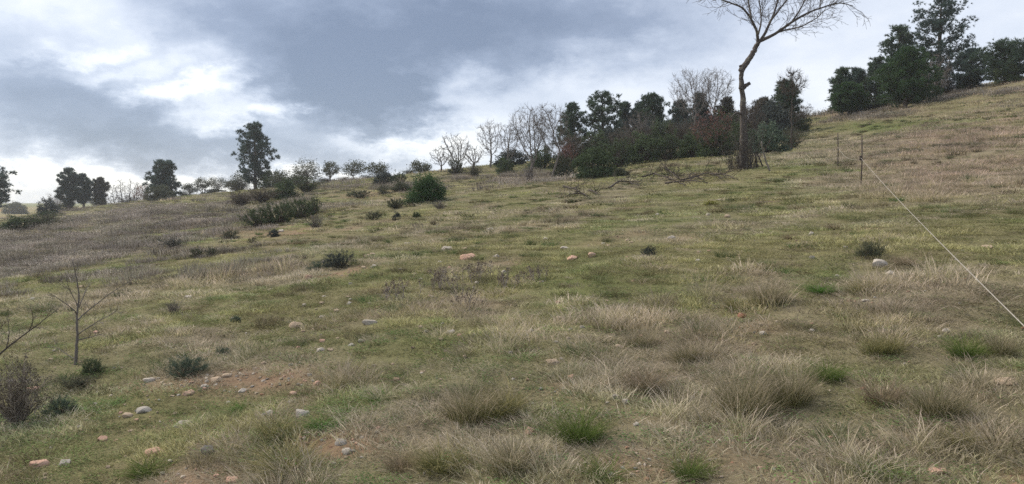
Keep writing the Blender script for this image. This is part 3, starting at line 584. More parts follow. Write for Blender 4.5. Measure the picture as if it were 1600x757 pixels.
def colonize(rng, goals, trunk, step, reach, kill, up=.12, iters=90):
    nodes = [np.array(t, float) for t in trunk]; par = [-1] + list(range(len(trunk) - 1)); A = goals.copy(); N0 = np.array(nodes)
    d2 = ((A[:, None] - N0[None]) ** 2).sum(-1); near = d2.argmin(1); best = d2.min(1)
    for _ in range(iters):
        act = best < reach * reach
        if not act.any(): break
        ids = np.unique(near[act]); new = []
        for i in ids:
            v = A[act & (near == i)] - nodes[i]; g = unit(unit(v).sum(0) + rng.normal(0, .18, 3) + [0, 0, up]); q = nodes[i] + g * step; new.append(q); nodes.append(q); par.append(int(i))
        Q = np.array(new); k0 = len(nodes) - len(Q); dd = ((A[:, None] - Q[None]) ** 2).sum(-1); j = dd.argmin(1); m = dd.min(1); c = m < best; near[c] = j[c] + k0; best[c] = m[c]
        keep = best > kill * kill; A, near, best = A[keep], near[keep], best[keep]
        if len(A) == 0 or len(nodes) > 4000: break
    return np.array(nodes), par
def chains(nodes, par, tip, e=2.4):
    n = len(nodes); kids = [[] for _ in range(n)]; r = np.zeros(n)
    for i in range(1, n): kids[par[i]].append(i)
    for i in range(n - 1, -1, -1): r[i] = tip if not kids[i] else sum(r[k] ** e for k in kids[i]) ** (1 / e)
    out, todo = [], [(0, None)]
    while todo:
        s, start = todo.pop(); ch = ([] if start is None else [start]) + [s]; i = s
        while kids[i]:
            ks = sorted(kids[i], key=lambda k: -r[k]); todo += [(k, i) for k in ks[1:]]; i = ks[0]; ch.append(i)
        if len(ch) > 1: out.append((nodes[ch], np.concatenate([[r[ch[1]]], r[ch[1:]]]) if start is not None else r[ch]))
    return out
def bare_tree(seed, px, d, top, wpx, label, cb=.25, trunk=.10, bark='bark_grey', n=420, name='bare_tree', group='bare trees along the wood edge', tip=.006, leaves=None, nleaf=500, lsize=.09, shape=1.0, stems=1, lean=0.0, ntwig=900):
    rng = np.random.default_rng(seed); p = foot(px, d); h = top_height(px, top, p); w = span(wpx, p) * .5; u = unit(rng.normal(0, 1, (n * 2, 3))) * (rng.uniform(0, 1, (n * 2, 1)) ** .42)
    fz = u[:, 2] * .5 + .5; g = np.stack([u[:, 0] * w * (shape + (1 - shape) * fz) + lean * h * fz, u[:, 1] * w * (shape + (1 - shape) * fz), h * (cb + (1 - cb) * fz)], -1); g = g[np.arange(len(g)) % 2 == 0] * [1, 1, 1]; st = h * .030; ks = []
    for s in range(stems):
        b = np.array([rng.normal(0, .04), rng.normal(0, .04), 0]) * (stems > 1) * h * .5; m = max(int(h * (cb + .04) / st), 3); k = np.linspace(0, 1, m)[:, None]; end = np.array([g[:, 0].mean() * .5 + rng.normal(0, .05 * h), rng.normal(0, .04 * h), h * (cb + .05)]); path = b * (1 - k) + end * k + np.array([0, 0, -.08]) * (1 - k) + rng.normal(0, .006 * h, (m, 3)) * k
        nd, pa = colonize(rng, g[s::stems], path, st, h * .45, h * .042, .10); nd[len(path):] += rng.normal(0, st * .10, (len(nd) - len(path), 3)); ks += chains(nd, pa, tip)
    big = max(c[1].max() for c in ks); sc = lambda r: np.maximum(tip * .8, r * np.where(r > tip * 2.5, trunk / big, 1.0) if trunk < big else r); root = tree_root(name, p, label, 'tree', group); tb, cr = MB(), MB(); items = []
    for P_, r in ks:
        r = sc(r); i = int((P_[:, 2] < h * (cb + .05)).sum()) if P_[0, 2] < .1 * h else 0
        if i >= 3: tb.tube(P_[:i + 1], r[:i + 1] * np.linspace(1.35, 1, min(i, len(r) - 1) + 1) if len(r) > i else r * 1.1, 8); P_, r = P_[i - 1:], r[i - 1:]
        if len(P_) > 1: items.append((P_, r, 5 if r[0] > .02 else 3))
    allp = np.concatenate([c[0][1:] for c in ks]); alld = np.concatenate([np.diff(c[0], axis=0) for c in ks]); allr = np.concatenate([c[1][1:] for c in ks]); fine = np.nonzero((allr < tip * 4) & (allp[:, 2] > h * cb))[0]; pick = fine[rng.integers(0, len(fine), ntwig)]
    dv = unit(unit(alld[pick]) + rng.normal(0, .55, (ntwig, 3)) + [0, 0, .15]); L = h * rng.uniform(.03, .085, ntwig)[:, None]; a0 = allp[pick]; a1 = a0 + dv * L * .5 + rng.normal(0, .004 * h, (ntwig, 3)); a2 = a0 + unit(dv + [0, 0, .2]) * L; items += [(np.array(t), np.array([tip * .75, tip * .62, tip * .45]), 3) for t in zip(a0, a1, a2)]
    cr.tube_set(items); obj('trunk', tb.mesh('trunk', True), M[bark], root); co = obj('crown', cr.mesh('crown'), M[bark], root)
    if leaves:
        tips = np.concatenate([c[0][-3:] for c in ks]); lb = MB(); c = tips[rng.integers(0, len(tips), nleaf)] + rng.normal(0, .06, (nleaf, 3)); add_leaves(lb, rng, c, np.full(nleaf, lsize), aspect=.6); obj('foliage', lb.mesh('leaves'), M[leaves], co)
    return root
PROFILE = {'egg': [(0, .35), (.15, .7), (.45, 1), (.7, .88), (.9, .5), (1, .12)], 'cone': [(0, .9), (.2, 1), (.5, .75), (.8, .4), (1, .08)], 'dome': [(0, .75), (.25, 1), (.55, .92), (.8, .65), (1, .2)],
           'umbrella': [(0, .5), (.3, .85), (.6, 1), (.85, .75), (1, .3)], 'bush': [(0, .8), (.3, 1), (.6, .8), (.85, .45), (1, .12)], 'ragged': [(0, .5), (.2, .9), (.4, .6), (.55, .95), (.8, .6), (1, .15)]}
def pine(seed, px, d, top, wpx, base, label, prof='egg', mat='pine', lean=0.0, group='pines on the hillside', puffs=120, trunk=None, dense=1.0, name='pine_tree'):
    rng = np.random.default_rng(seed); p = foot(px, d); h = top_height(px, top, p); w = span(wpx, p) * .5; cb = max(top_height(px, base, p), .02) ; root = tree_root(name, p, label, 'tree', group)
    tr = trunk or (.035 * h + .02); n = 9; zs = np.linspace(-.1, h * .97, n); wob = np.cumsum(rng.normal(0, .018 * h / n * 2, (n, 2)), 0); path = np.stack([wob[:, 0] + lean * np.maximum(zs / h, 0) ** 1.5 * h, wob[:, 1], zs], -1); wob[0] = 0
    mb = MB(); mb.tube(path, np.linspace(tr, tr * .15, n), 8); limbs = MB(); fb = MB(); pf = PROFILE[prof]
    C, D, R = [], [], []; nl = max(puffs // 3, 16)
    for i in range(nl + 6):
        f = (i + rng.uniform(0, 1)) / nl if i < nl else rng.uniform(.1, .8); z = cb + (h - cb) * f; env = np.interp(f, [a for a, _ in pf], [b for _, b in pf]) * w; a = i * 2.4 + rng.uniform(-.5, .5)
        lump = .34 + .80 * rng.uniform(0, 1) ** .7; rad = env * lump; rise = rng.uniform(.05, .42) + .35 * f; drop = rad * rise * .75
        q = np.array([np.interp(z, zs, path[:, 0]), np.interp(z, zs, path[:, 1]), max(min(z, h * .96) - drop, .1)]); tip = q + np.array([math.cos(a) * rad, math.sin(a) * rad, rad * rise])
        tip[2] = min(max(tip[2], .1), h); mid = (q + tip) / 2 - [0, 0, .07 * rad]
        limbs.tube(np.array([q, mid, tip]), np.array([.022, .015, .007]) * h * .16 + .006, 4)
        for s in ((.5, .8, 1.05) if env > .5 * w else (.45, 1.0)):
            c = q * (1 - s) ** 2 + 2 * mid * s * (1 - s) + tip * s * s if s <= 1 else tip + (tip - mid) * (s - 1) * 2; c = c + rng.normal(0, .10 * w, 3) * [1, 1, .6]; pr = max(w * rng.uniform(.10, .17), .20)
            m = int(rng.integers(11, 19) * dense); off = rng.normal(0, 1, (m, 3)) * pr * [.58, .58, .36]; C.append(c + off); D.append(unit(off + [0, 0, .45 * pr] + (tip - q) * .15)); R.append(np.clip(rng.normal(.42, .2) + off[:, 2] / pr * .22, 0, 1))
    C = np.concatenate(C); D = np.concatenate(D); R = np.concatenate(R); tx = np.stack([np.interp(C[:, 2], zs, path[:, 0]), np.interp(C[:, 2], zs, path[:, 1])], -1); C[:, :2] = tx + (C[:, :2] - tx) * min(1.1, w / (np.percentile(np.abs(C[:, 0] - tx[:, 0]), 97) + .1)); C[:, 2] = np.clip(C[:, 2], .05, h * 1.01); pxm = d / 759.0
    add_needles(fb, rng, C, D, 13, max(.19, 2.7 * pxm), max(.026, .46 * pxm), R)
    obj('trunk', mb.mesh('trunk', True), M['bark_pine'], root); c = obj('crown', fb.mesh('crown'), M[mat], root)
    if limbs.n: obj('limbs', limbs.mesh('limbs'), M['bark_pine'], c)
    return root
def leafy_tree(seed, px, d, top, wpx, label, mat='olive', bark='bark_grey', group='small leafy trees on the skyline', base=.32, nclump=46, per=34, leaf=.12, name='small_tree', stems=2):
    rng = np.random.default_rng(seed); p = foot(px, d); h = top_height(px, top, p); w = span(wpx, p) * .5; root = tree_root(name, p, label, 'tree', group); mb = MB(); br = MB(); lb = MB(); fork = []
    for s in range(stems):
        a = rng.uniform(0, 6.28); path, dd = wander(rng, np.array([0, 0, -.08]), np.array([.35 * math.cos(a), .35 * math.sin(a), 1]), h * .6, 4, .12, .05); mb.tube(path, np.linspace(.03 * h, .012 * h, 5), 6); fork.append(path)
    for i in range(nclump):
        u = unit(rng.normal(0, 1, 3)); rr = rng.uniform(.35, 1) ** .6; c = np.array([u[0] * w * rr, u[1] * w * rr, h * (base + (1 - base) * (.5 + .5 * u[2] * rr))]); pt = fork[i % stems][rng.integers(2, 5)]
        br.tube(np.array([pt, (pt + c) / 2 + [0, 0, -.03 * h], c]), np.array([.010, .007, .004]) * h * .7, 3); m = int(per * rng.uniform(.4, 1.5)); lb_c = c + rng.normal(0, 1, (m, 3)) * [w * .17, w * .17, w * .14]
        add_leaves(lb, rng, lb_c, np.full(m, leaf), aspect=.55, r=np.clip(rng.normal(.5, .25, m) + u[2] * .15, 0, 1))
    obj('trunk', mb.mesh('trunk', True), M[bark], root); c = obj('crown', lb.mesh('crown'), M[mat], root); obj('branches', br.mesh('branches'), M[bark], c); return root

# shrubs: shared meshes one unit wide and high, scaled to each bush
def shrub_meshes(kind, seed):
    rng = np.random.default_rng(seed); st, lf = MB(), MB(); fine = kind.startswith('fine_'); kind = kind.replace('fine_', ''); ls = .72 if fine else 1.0
    if kind in ('leafy', 'spiky'):
        n = (70 if kind == 'leafy' else 95) * (2 if fine else 1)
        for i in range(n):
            u = unit(rng.normal(0, 1, 3)); u[2] = abs(u[2]); rr = rng.uniform(.25, 1) ** .5; lump = .74 + .42 * vnoise(np.array([math.atan2(u[1], u[0]) * 1.3 + seed]), np.array([u[2] * 2.5]), seed)[0]
            c = u * rr * lump * [.5, .5, .92]; c[2] = max(c[2], .04); m = 90 if fine else 70
            if kind == 'spiky':       # upright leafy shoots
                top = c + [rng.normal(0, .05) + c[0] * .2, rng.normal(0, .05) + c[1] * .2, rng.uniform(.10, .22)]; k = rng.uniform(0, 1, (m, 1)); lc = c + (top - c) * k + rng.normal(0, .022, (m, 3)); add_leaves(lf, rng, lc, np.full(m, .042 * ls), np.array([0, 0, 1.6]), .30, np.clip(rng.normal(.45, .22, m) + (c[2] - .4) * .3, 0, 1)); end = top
            else:
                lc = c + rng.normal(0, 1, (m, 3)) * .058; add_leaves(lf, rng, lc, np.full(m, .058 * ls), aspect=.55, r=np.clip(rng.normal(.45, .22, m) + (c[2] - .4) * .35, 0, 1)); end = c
            b = np.array([c[0] * .18, c[1] * .18, -.03]); st.tube(np.array([b, (b + end) / 2 + [c[0] * .06, c[1] * .06, .05], end]), np.array([.011, .007, .003]) * (.45 if fine else 1), 3)
    else:                              # twiggy: mostly bare stems fanning out
        for i in range(60):
            a = rng.uniform(0, 6.28); l = rng.uniform(.05, .8); b = np.array([.08 * math.cos(a) * rng.uniform(0, 1), .08 * math.sin(a) * rng.uniform(0, 1), -.03]); path, dd = wander(rng, b, np.array([l * math.cos(a), l * math.sin(a), 1]), rng.uniform(.55, 1.0), 4, .14, .02); st.tube(path, np.linspace(.009, .003, 5), 3)
            for q in range(9):
                j = rng.integers(1, 5); pp, _ = wander(rng, path[j], unit(path[j] - path[j - 1]) + rng.normal(0, .55, 3), rng.uniform(.12, .34), 3, .2, .03); st.tube(pp, np.linspace(.0045, .002, 4), 3)
                if kind == 'twigleaf': lc = pp[-1] + rng.normal(0, .03, (12, 3)); add_leaves(lf, rng, lc, np.full(12, .034), aspect=.5)
    A = np.concatenate(st.v + lf.v); q = np.percentile(A, [1.5, 98.5], axis=0); s = np.array([1 / (q[1, 0] - q[0, 0]), 1 / (q[1, 1] - q[0, 1]), 1 / q[1, 2]])
    for b in (st, lf): b.v = [v * s for v in b.v]
    return st, lf
_shrub = {}
def shrub(i, px, py, wpx, hpx, kind, mat, label, name='shrub', group='shrubs on the slope', cat='shrub', stem='bark_dark', d=None, deep=.8):
    key = (kind, i % 3)
    if key not in _shrub:
        a, b = shrub_meshes(kind, 300 + i % 3 + 10 * len(kind)); _shrub[key] = (a.mesh('stems'), b.mesh('foliage') if b.n else None)
    p = ground_at(px, py) if d is None else foot(px, d); w, h = span(wpx, p), span(hpx, p); y = p[1] + w * deep * .35; root = tag(empty(name, (p[0], y, Hs(p[0], y) - .01), random.Random(i * 3 + int(px)).uniform(0, 6.28), (w, w * deep, h)), label, cat, group)
    if d is None: root.scale[2] = max(h + (p[2] - Hs(p[0], y)) * .5, h * .6)
    for nm, me, mt in (('stems', _shrub[key][0], M[stem]), ('foliage', _shrub[key][1], M[mat])):
        if me is None: continue
        if not me.materials: me.materials.append(mt)
        o = bpy.data.objects.new(nm, me); link(o, root); o.material_slots[0].link = 'OBJECT'; o.material_slots[0].material = mt
    return root

# ------------------------------------------------------------------ pines
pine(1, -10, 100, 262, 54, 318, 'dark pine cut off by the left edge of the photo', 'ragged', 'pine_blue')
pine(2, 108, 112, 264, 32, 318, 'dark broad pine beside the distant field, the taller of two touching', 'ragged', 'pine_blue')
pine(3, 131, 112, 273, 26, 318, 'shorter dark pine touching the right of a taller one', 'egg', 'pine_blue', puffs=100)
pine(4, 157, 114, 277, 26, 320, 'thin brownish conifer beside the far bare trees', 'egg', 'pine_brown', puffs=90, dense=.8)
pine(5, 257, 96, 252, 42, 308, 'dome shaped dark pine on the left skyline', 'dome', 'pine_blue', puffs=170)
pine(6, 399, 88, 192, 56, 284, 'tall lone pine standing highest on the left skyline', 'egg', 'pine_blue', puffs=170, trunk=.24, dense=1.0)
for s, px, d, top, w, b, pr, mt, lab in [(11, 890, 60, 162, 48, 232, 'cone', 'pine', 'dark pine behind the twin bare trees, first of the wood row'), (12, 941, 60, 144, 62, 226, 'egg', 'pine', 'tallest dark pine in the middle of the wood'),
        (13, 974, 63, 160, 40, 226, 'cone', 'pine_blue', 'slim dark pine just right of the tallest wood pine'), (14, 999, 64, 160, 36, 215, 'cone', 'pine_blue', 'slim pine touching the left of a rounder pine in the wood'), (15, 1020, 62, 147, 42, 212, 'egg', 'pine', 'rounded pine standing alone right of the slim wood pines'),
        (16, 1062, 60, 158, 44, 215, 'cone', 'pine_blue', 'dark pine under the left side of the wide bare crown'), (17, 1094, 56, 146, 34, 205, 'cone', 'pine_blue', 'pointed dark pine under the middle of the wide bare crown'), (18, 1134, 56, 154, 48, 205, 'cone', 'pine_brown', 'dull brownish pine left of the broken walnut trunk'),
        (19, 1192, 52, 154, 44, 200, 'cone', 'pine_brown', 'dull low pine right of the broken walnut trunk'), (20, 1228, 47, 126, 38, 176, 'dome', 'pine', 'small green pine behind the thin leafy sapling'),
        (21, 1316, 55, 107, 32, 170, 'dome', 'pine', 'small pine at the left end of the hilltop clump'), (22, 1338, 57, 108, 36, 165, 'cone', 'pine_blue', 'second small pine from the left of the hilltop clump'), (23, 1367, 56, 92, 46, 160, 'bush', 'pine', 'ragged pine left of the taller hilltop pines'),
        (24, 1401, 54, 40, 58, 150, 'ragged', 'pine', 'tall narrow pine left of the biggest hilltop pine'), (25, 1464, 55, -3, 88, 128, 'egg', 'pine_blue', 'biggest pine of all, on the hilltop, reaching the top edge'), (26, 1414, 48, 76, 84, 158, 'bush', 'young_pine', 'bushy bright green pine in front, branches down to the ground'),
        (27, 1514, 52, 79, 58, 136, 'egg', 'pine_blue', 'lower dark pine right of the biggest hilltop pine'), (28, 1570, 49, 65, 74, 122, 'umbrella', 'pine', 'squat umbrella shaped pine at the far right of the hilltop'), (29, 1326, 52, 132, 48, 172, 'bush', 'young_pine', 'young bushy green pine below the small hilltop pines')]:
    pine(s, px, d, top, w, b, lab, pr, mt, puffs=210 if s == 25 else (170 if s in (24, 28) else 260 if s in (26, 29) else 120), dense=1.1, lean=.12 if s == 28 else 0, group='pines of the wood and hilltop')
# ------------------------------------------------------------------ bare and leafy trees
for s, px, top, w, lab in [(31, 176, 285, 20, 'first slim bare tree right of the brownish conifer'), (32, 189, 279, 22, 'second slim bare tree right of the brownish conifer'), (33, 203, 279, 24, 'third slim bare tree right of the brownish conifer'), (34, 214, 284, 18, 'slim bare tree touching the rust leaved tree')]:
    bare_tree(s, px, 114, top, w, lab, .12, .06, n=130, tip=.013, ntwig=300, group='slim bare trees on the far skyline')
leafy_tree(35, 224, 108, 287, 26, 'rust brown leaved tree left of the dome shaped pine', 'rust', base=.1)
bare_tree(41, 712, 58, 206, 62, 'dark low bare tree at the left end of the wood', .2, .10, 'bark_dark', tip=.0085, n=380, shape=.7)
bare_tree(42, 739, 59, 226, 42, 'small thin bare tree between two taller bare ones', .2, .06, n=240, tip=.008, stems=2, ntwig=500)
bare_tree(43, 766, 58, 187, 58, 'upright bare tree left of the twin bare trees', .22, .10, n=420, tip=.0085, shape=.6)
bare_tree(53, 796, 53, 192, 50, 'slim bare tree between the upright one and the twins', .22, .07, 'bark_grey', n=380, tip=.0078, shape=.55, ntwig=900)
bare_tree(54, 689, 62, 228, 40, 'smallest bare tree at the very left end of the wood', .15, .06, 'bark_dark', n=240, tip=.0085, ntwig=500)
bare_tree(44, 827, 43, 164, 88, 'left one of the twin many stemmed bare trees', .26, .08, 'bark_grey', n=800, tip=.0068, stems=2, shape=.45, ntwig=1600)
bare_tree(45, 860, 42, 160, 76, 'right one of the twin bare trees, with a thicker trunk', .30, .11, 'bark_grey', n=800, tip=.0068, shape=.45, ntwig=1600)
bare_tree(46, 1080, 54, 107, 86, 'wide fine twigged bare crown above the scrub', .35, .12, 'bark_grey', n=900, tip=.0075, shape=.6, ntwig=1900)
bare_tree(47, 1118, 55, 106, 66, 'bare tree joining the right of the wide fine crown', .35, .11, 'bark_grey', n=700, tip=.0075, shape=.55, ntwig=1600)
bare_tree(48, 1112, 38, 168, 70, 'low tree with withered reddish leaves in front of the scrub', .18, .09, 'bark_dark', n=420, leaves='red', nleaf=1300, lsize=.075, tip=.007, name='withered_tree')
bare_tree(49, 1236, 36, 108, 46, 'thin sapling with a few dry leaves at its top', .62, .035, 'bark_dark', n=130, leaves='brown_scrub', nleaf=130, lsize=.10, tip=.006, name='sapling')
bare_tree(50, 1000, 52, 172, 60, 'grey leafless tree in front of the slim wood pines', .25, .08, n=330, tip=.009)
bare_tree(51, 1456, 50, 84, 66, 'grey leafless tree in front of the biggest hilltop pine', .15, .08, n=380, tip=.010, stems=2)
bare_tree(52, 1176, 44, 165, 50, 'grey leafless tree right behind the broken walnut', .25, .07, 'bark_dark', n=280, tip=.008)
for s, px, d, top, w, lab in [(61, 298, 100, 290, 24, 'first small leafy tree right of the dome shaped pine'), (62, 318, 100, 281, 26, 'second small leafy tree right of the dome shaped pine'), (63, 341, 100, 276, 30, 'third small leafy tree right of the dome shaped pine'), (64, 363, 98, 284, 26, 'small leafy tree touching the left of the tall lone pine'),
        (65, 377, 96, 274, 30, 'pale leafy tree half behind the tall lone pine'), (66, 442, 83, 268, 44, 'dense grey green tree right of the tall lone pine'), (67, 481, 81, 251, 42, 'taller round grey green tree right of the tall lone pine'), (68, 517, 79, 258, 30, 'round olive like tree, first of three spaced on the skyline'),
        (69, 554, 77, 250, 36, 'round olive like tree, middle one of three spaced on the skyline'), (70, 590, 76, 257, 38, 'low spreading tree, right one of three spaced on the skyline'), (71, 656, 67, 257, 34, 'low pale bush like tree on the skyline left of the bare trees')]:
    leafy_tree(s, px, d, top - (s % 3) * 2, w * (.92 + .12 * (s % 2)), lab, nclump=90 if s in (66, 67) else 56, base=.10 if s in (66, 67, 71) else .26 + .05 * (s % 3), leaf=.13, stems=1 + s % 3)

# ------------------------------------------------------------------ shrubs
SHR = [  # px, py, w, h, kind, leaf material, label
    (398, 357, 58, 32, 'spiky', 'broom', 'left end bush of the dark green broom hedge'), (430, 351, 60, 34, 'spiky', 'broom', 'second bush of the dark green broom hedge'), (463, 344, 56, 34, 'spiky', 'broom', 'third bush of the dark green broom hedge'), (488, 336, 34, 28, 'spiky', 'broom', 'right end bush of the dark green broom hedge'),
    (665, 318, 62, 43, 'fine_leafy', 'young_pine', 'rounded bright green bush alone on the open slope'), (491, 360, 38, 24, 'twig', 'broom', 'dry grey twiggy bush in front of the broom hedge'),
    (372, 325, 40, 26, 'twigleaf', 'brown_scrub', 'brownish scrub below the tall lone pine, left side'), (405, 320, 50, 26, 'twigleaf', 'brown_scrub', 'brownish scrub round the foot of the tall lone pine'), (440, 312, 50, 30, 'leafy', 'broom', 'dark bush right of the foot of the tall lone pine'), (475, 303, 50, 26, 'twigleaf', 'broom', 'dark scrub under the taller round grey green tree'),
    (600, 291, 36, 20, 'leafy', 'darkbush', 'dark bush on the skyline left of the bright green bush'), (622, 289, 30, 20, 'spiky', 'broom', 'spiky dark bush on the skyline left of the bright green bush'),
    (70, 338, 32, 26, 'leafy', 'darkbush', 'round dark bush in front of the distant field'), (18, 335, 34, 18, 'leafy', 'grey_scrub', 'grey green bush in front of the distant field at the left edge'), (20, 362, 56, 22, 'leafy', 'broom', 'dark scrub below the distant field, left edge'), (58, 358, 60, 26, 'twigleaf', 'broom', 'dark scrub below the distant field, right part'), (128, 318, 34, 20, 'leafy', 'grey_scrub', 'grey green bush at the foot of the touching pines'), (86, 328, 26, 26, 'twig', 'broom', 'leafless shrub beside the round dark bush'), (245, 314, 50, 22, 'leafy', 'grey_scrub', 'grey green bush at the foot of the dome shaped pine'),
    (265, 391, 48, 18, 'twigleaf', 'darkbush', 'blackish low shrub on the heath edge'), (305, 404, 24, 17, 'spiky', 'grey_scrub', 'grey tuft, left one of two right of the blackish shrub'), (328, 402, 22, 15, 'spiky', 'grey_scrub', 'grey tuft, right one of two right of the blackish shrub'),
    (427, 371, 20, 12, 'leafy', 'darkbush', 'small dark tuft below the broom hedge'), (357, 374, 30, 14, 'spiky', 'grey_scrub', 'grey tuft at the left below the broom hedge'), (393, 381, 22, 10, 'spiky', 'grey_scrub', 'small grey tuft below the middle of the broom hedge'),
    (583, 344, 26, 13, 'spiky', 'grey_scrub', 'grey tuft on the slope right of the broom hedge'), (619, 344, 14, 12, 'leafy', 'darkbush', 'small dark tuft below the bright green bush, left'), (650, 342, 16, 10, 'leafy', 'broom', 'small green tuft below the bright green bush'), (617, 327, 32, 16, 'spiky', 'grey_scrub', 'grey tuft just left of the bright green bush'), (560, 310, 40, 12, 'spiky', 'grey_scrub', 'low grey scrub on the upper slope, left one'), (598, 306, 30, 16, 'spiky', 'grey_scrub', 'low grey scrub on the upper slope, right one'), (625, 300, 34, 14, 'leafy', 'grey_scrub', 'grey green bush under the spiky dark skyline bush'),
    (686, 328, 28, 16, 'twig', 'broom', 'tangle of dark twigs right below the bright green bush'),
    (530, 421, 50, 27, 'fine_spiky', 'darkbush', 'dark bluish low bush in mid slope'), (495, 426, 40, 16, 'fine_spiky', 'bluebush', 'paler low bush joined to the dark bluish one'), (1014, 403, 26, 19, 'fine_spiky', 'darkbush', 'round dark grey tuft at centre right'),
    (284, 592, 58, 34, 'fine_spiky', 'bluebush', 'round grey-green bush in the stony lower left'), (138, 588, 38, 26, 'fine_spiky', 'broom', 'dark green bush at the foot of the small bare sapling'), (84, 652, 52, 30, 'fine_spiky', 'bluebush', 'pale grey green bush left of the stones, lower left'), (345, 557, 22, 16, 'fine_spiky', 'bluebush', 'tiny grey green tuft above the stone pair'), (268, 492, 34, 22, 'twig', 'broom', 'dry grey bush on the left slope'), (367, 504, 20, 11, 'fine_spiky', 'bluebush', 'tiny tuft on the left slope right of the dry grey bush'), (110, 612, 60, 22, 'twigleaf', 'grey_scrub', 'straggling grey weeds below the small bare sapling'),
    (12, 672, 90, 106, 'twigleaf', 'brown_scrub', 'brown twiggy bush cut off by the left edge'),
    (712, 275, 30, 28, 'spiky', 'grey_scrub', 'green shoots at the foot of the dark low bare tree'), (788, 272, 32, 24, 'leafy', 'broom', 'dark bush between the bare trees'), (740, 277, 30, 20, 'twigleaf', 'grey_scrub', 'grey scrub below the small thin bare tree'), (828, 286, 22, 26, 'twig', 'broom', 'twiggy growth at the foot of the left twin tree'),
    (880, 279, 44, 34, 'leafy', 'grey_scrub', 'grey green bush right of the twin bare trees'), (932, 278, 66, 46, 'leafy', 'broom', 'big rounded dark green bush at the near corner of the scrub'), (972, 276, 24, 14, 'leafy', 'grey_scrub', 'pale grey bush in front of the big dark green one'), (926, 279, 12, 8, 'leafy', 'grey_scrub', 'tiny pale tuft at the foot of the big dark green bush'),
    (968, 262, 60, 44, 'spiky', 'broom', 'second bush of the scrub front, beside the big dark green one'), (1010, 256, 58, 46, 'leafy', 'broom', 'third bush of the scrub front'), (1048, 251, 56, 44, 'spiky', 'broom', 'fourth bush of the scrub front'), (1085, 248, 52, 40, 'leafy', 'broom', 'fifth bush of the scrub front, under the withered tree'), (1126, 246, 56, 44, 'leafy', 'broom', 'sixth bush of the scrub front, left of the walnut'),
    (1205, 240, 62, 46, 'leafy', 'bluebush', 'grey green rounded bush right of the walnut trunk'), (1240, 234, 46, 34, 'twigleaf', 'grey_scrub', 'straggly grey green bush at the right end of the scrub'), (1250, 208, 44, 26, 'leafy', 'broom', 'low dark bush at the top right end of the scrub'), (1228, 215, 60, 50, 'twigleaf', 'brown_scrub', 'brown scrub behind the grey green rounded bush'),
    (1272, 180, 60, 30, 'twigleaf', 'red', 'reddish leafless scrub left of the hilltop clump'), (1310, 175, 24, 14, 'leafy', 'grey_scrub', 'small grey bush below the hilltop clump, left'), (1512, 140, 26, 20, 'leafy', 'young_pine', 'small green bush at the right foot of the hilltop clump'), (1400, 167, 120, 14, 'leafy', 'broom', 'low dark growth along the foot of the hilltop clump'), (1450, 152, 60, 30, 'twigleaf', 'broom', 'shadowy scrub under the biggest hilltop pine'), (1360, 165, 60, 34, 'leafy', 'darkbush', 'dark scrub under the ragged hilltop pine'),
    (1488, 146, 60, 34, 'twigleaf', 'darkbush', 'dark scrub right of the grey leafless hilltop tree'), (1545, 132, 60, 26, 'leafy', 'darkbush', 'dark scrub between the two right hand hilltop pines'),
    (1112, 322, 24, 9, 'spiky', 'moss', 'bright yellow green low tuft on the upper turf'), (1365, 404, 42, 26, 'fine_spiky', 'grey_scrub', 'olive rounded tuft above the large tilted slab')]
for i, s in enumerate(SHR): shrub(i, *s, stem='twig_dry' if 'brown twiggy' in s[6] else 'bark_grey' if s[4] == 'twig' else 'bark_dark')
BACK = [(900, 50, 60, 50, 'twigleaf', 'brown_scrub', 'brown scrub behind the grey green bush at the wood corner'), (884, 47, 34, 44, 'twigleaf', 'red', 'reddish shrub right behind the twin bare trees'), (935, 50, 60, 46, 'leafy', 'broom', 'tall dark scrub below the tallest wood pine'), (970, 50, 60, 46, 'twigleaf', 'brown_scrub', 'brown scrub behind the second front bush'),
        (1005, 50, 60, 46, 'twigleaf', 'brown_scrub', 'tall brown scrub behind the third front bush'), (1040, 50, 60, 46, 'leafy', 'broom', 'tall dark scrub behind the fourth front bush'), (1072, 49, 60, 46, 'twigleaf', 'brown_scrub', 'brown scrub below the wide bare crown'), (1140, 47, 66, 48, 'leafy', 'broom', 'tall dark scrub left behind the walnut'),
        (1180, 46, 60, 62, 'twigleaf', 'brown_scrub', 'tall brown scrub right behind the walnut'), (1210, 45, 60, 58, 'leafy', 'darkbush', 'dark scrub below the small green pine'), (1250, 50, 56, 40, 'twigleaf', 'brown_scrub', 'brown scrub right of the small green pine'), (850, 50, 50, 34, 'leafy', 'broom', 'dark low bush behind the twin bare trees'), (800, 56, 50, 26, 'leafy', 'darkbush', 'dark low bush behind the bare trees, left of the twins'), (955, 56, 80, 40, 'leafy', 'darkbush', 'dark undergrowth between the wood pines, left part'), (1030, 57, 90, 38, 'leafy', 'darkbush', 'dark undergrowth between the wood pines, middle part'), (1105, 54, 90, 40, 'leafy', 'darkbush', 'dark undergrowth below the wide bare crown'), (1165, 52, 80, 40, 'leafy', 'darkbush', 'dark undergrowth far behind the walnut trunk')]
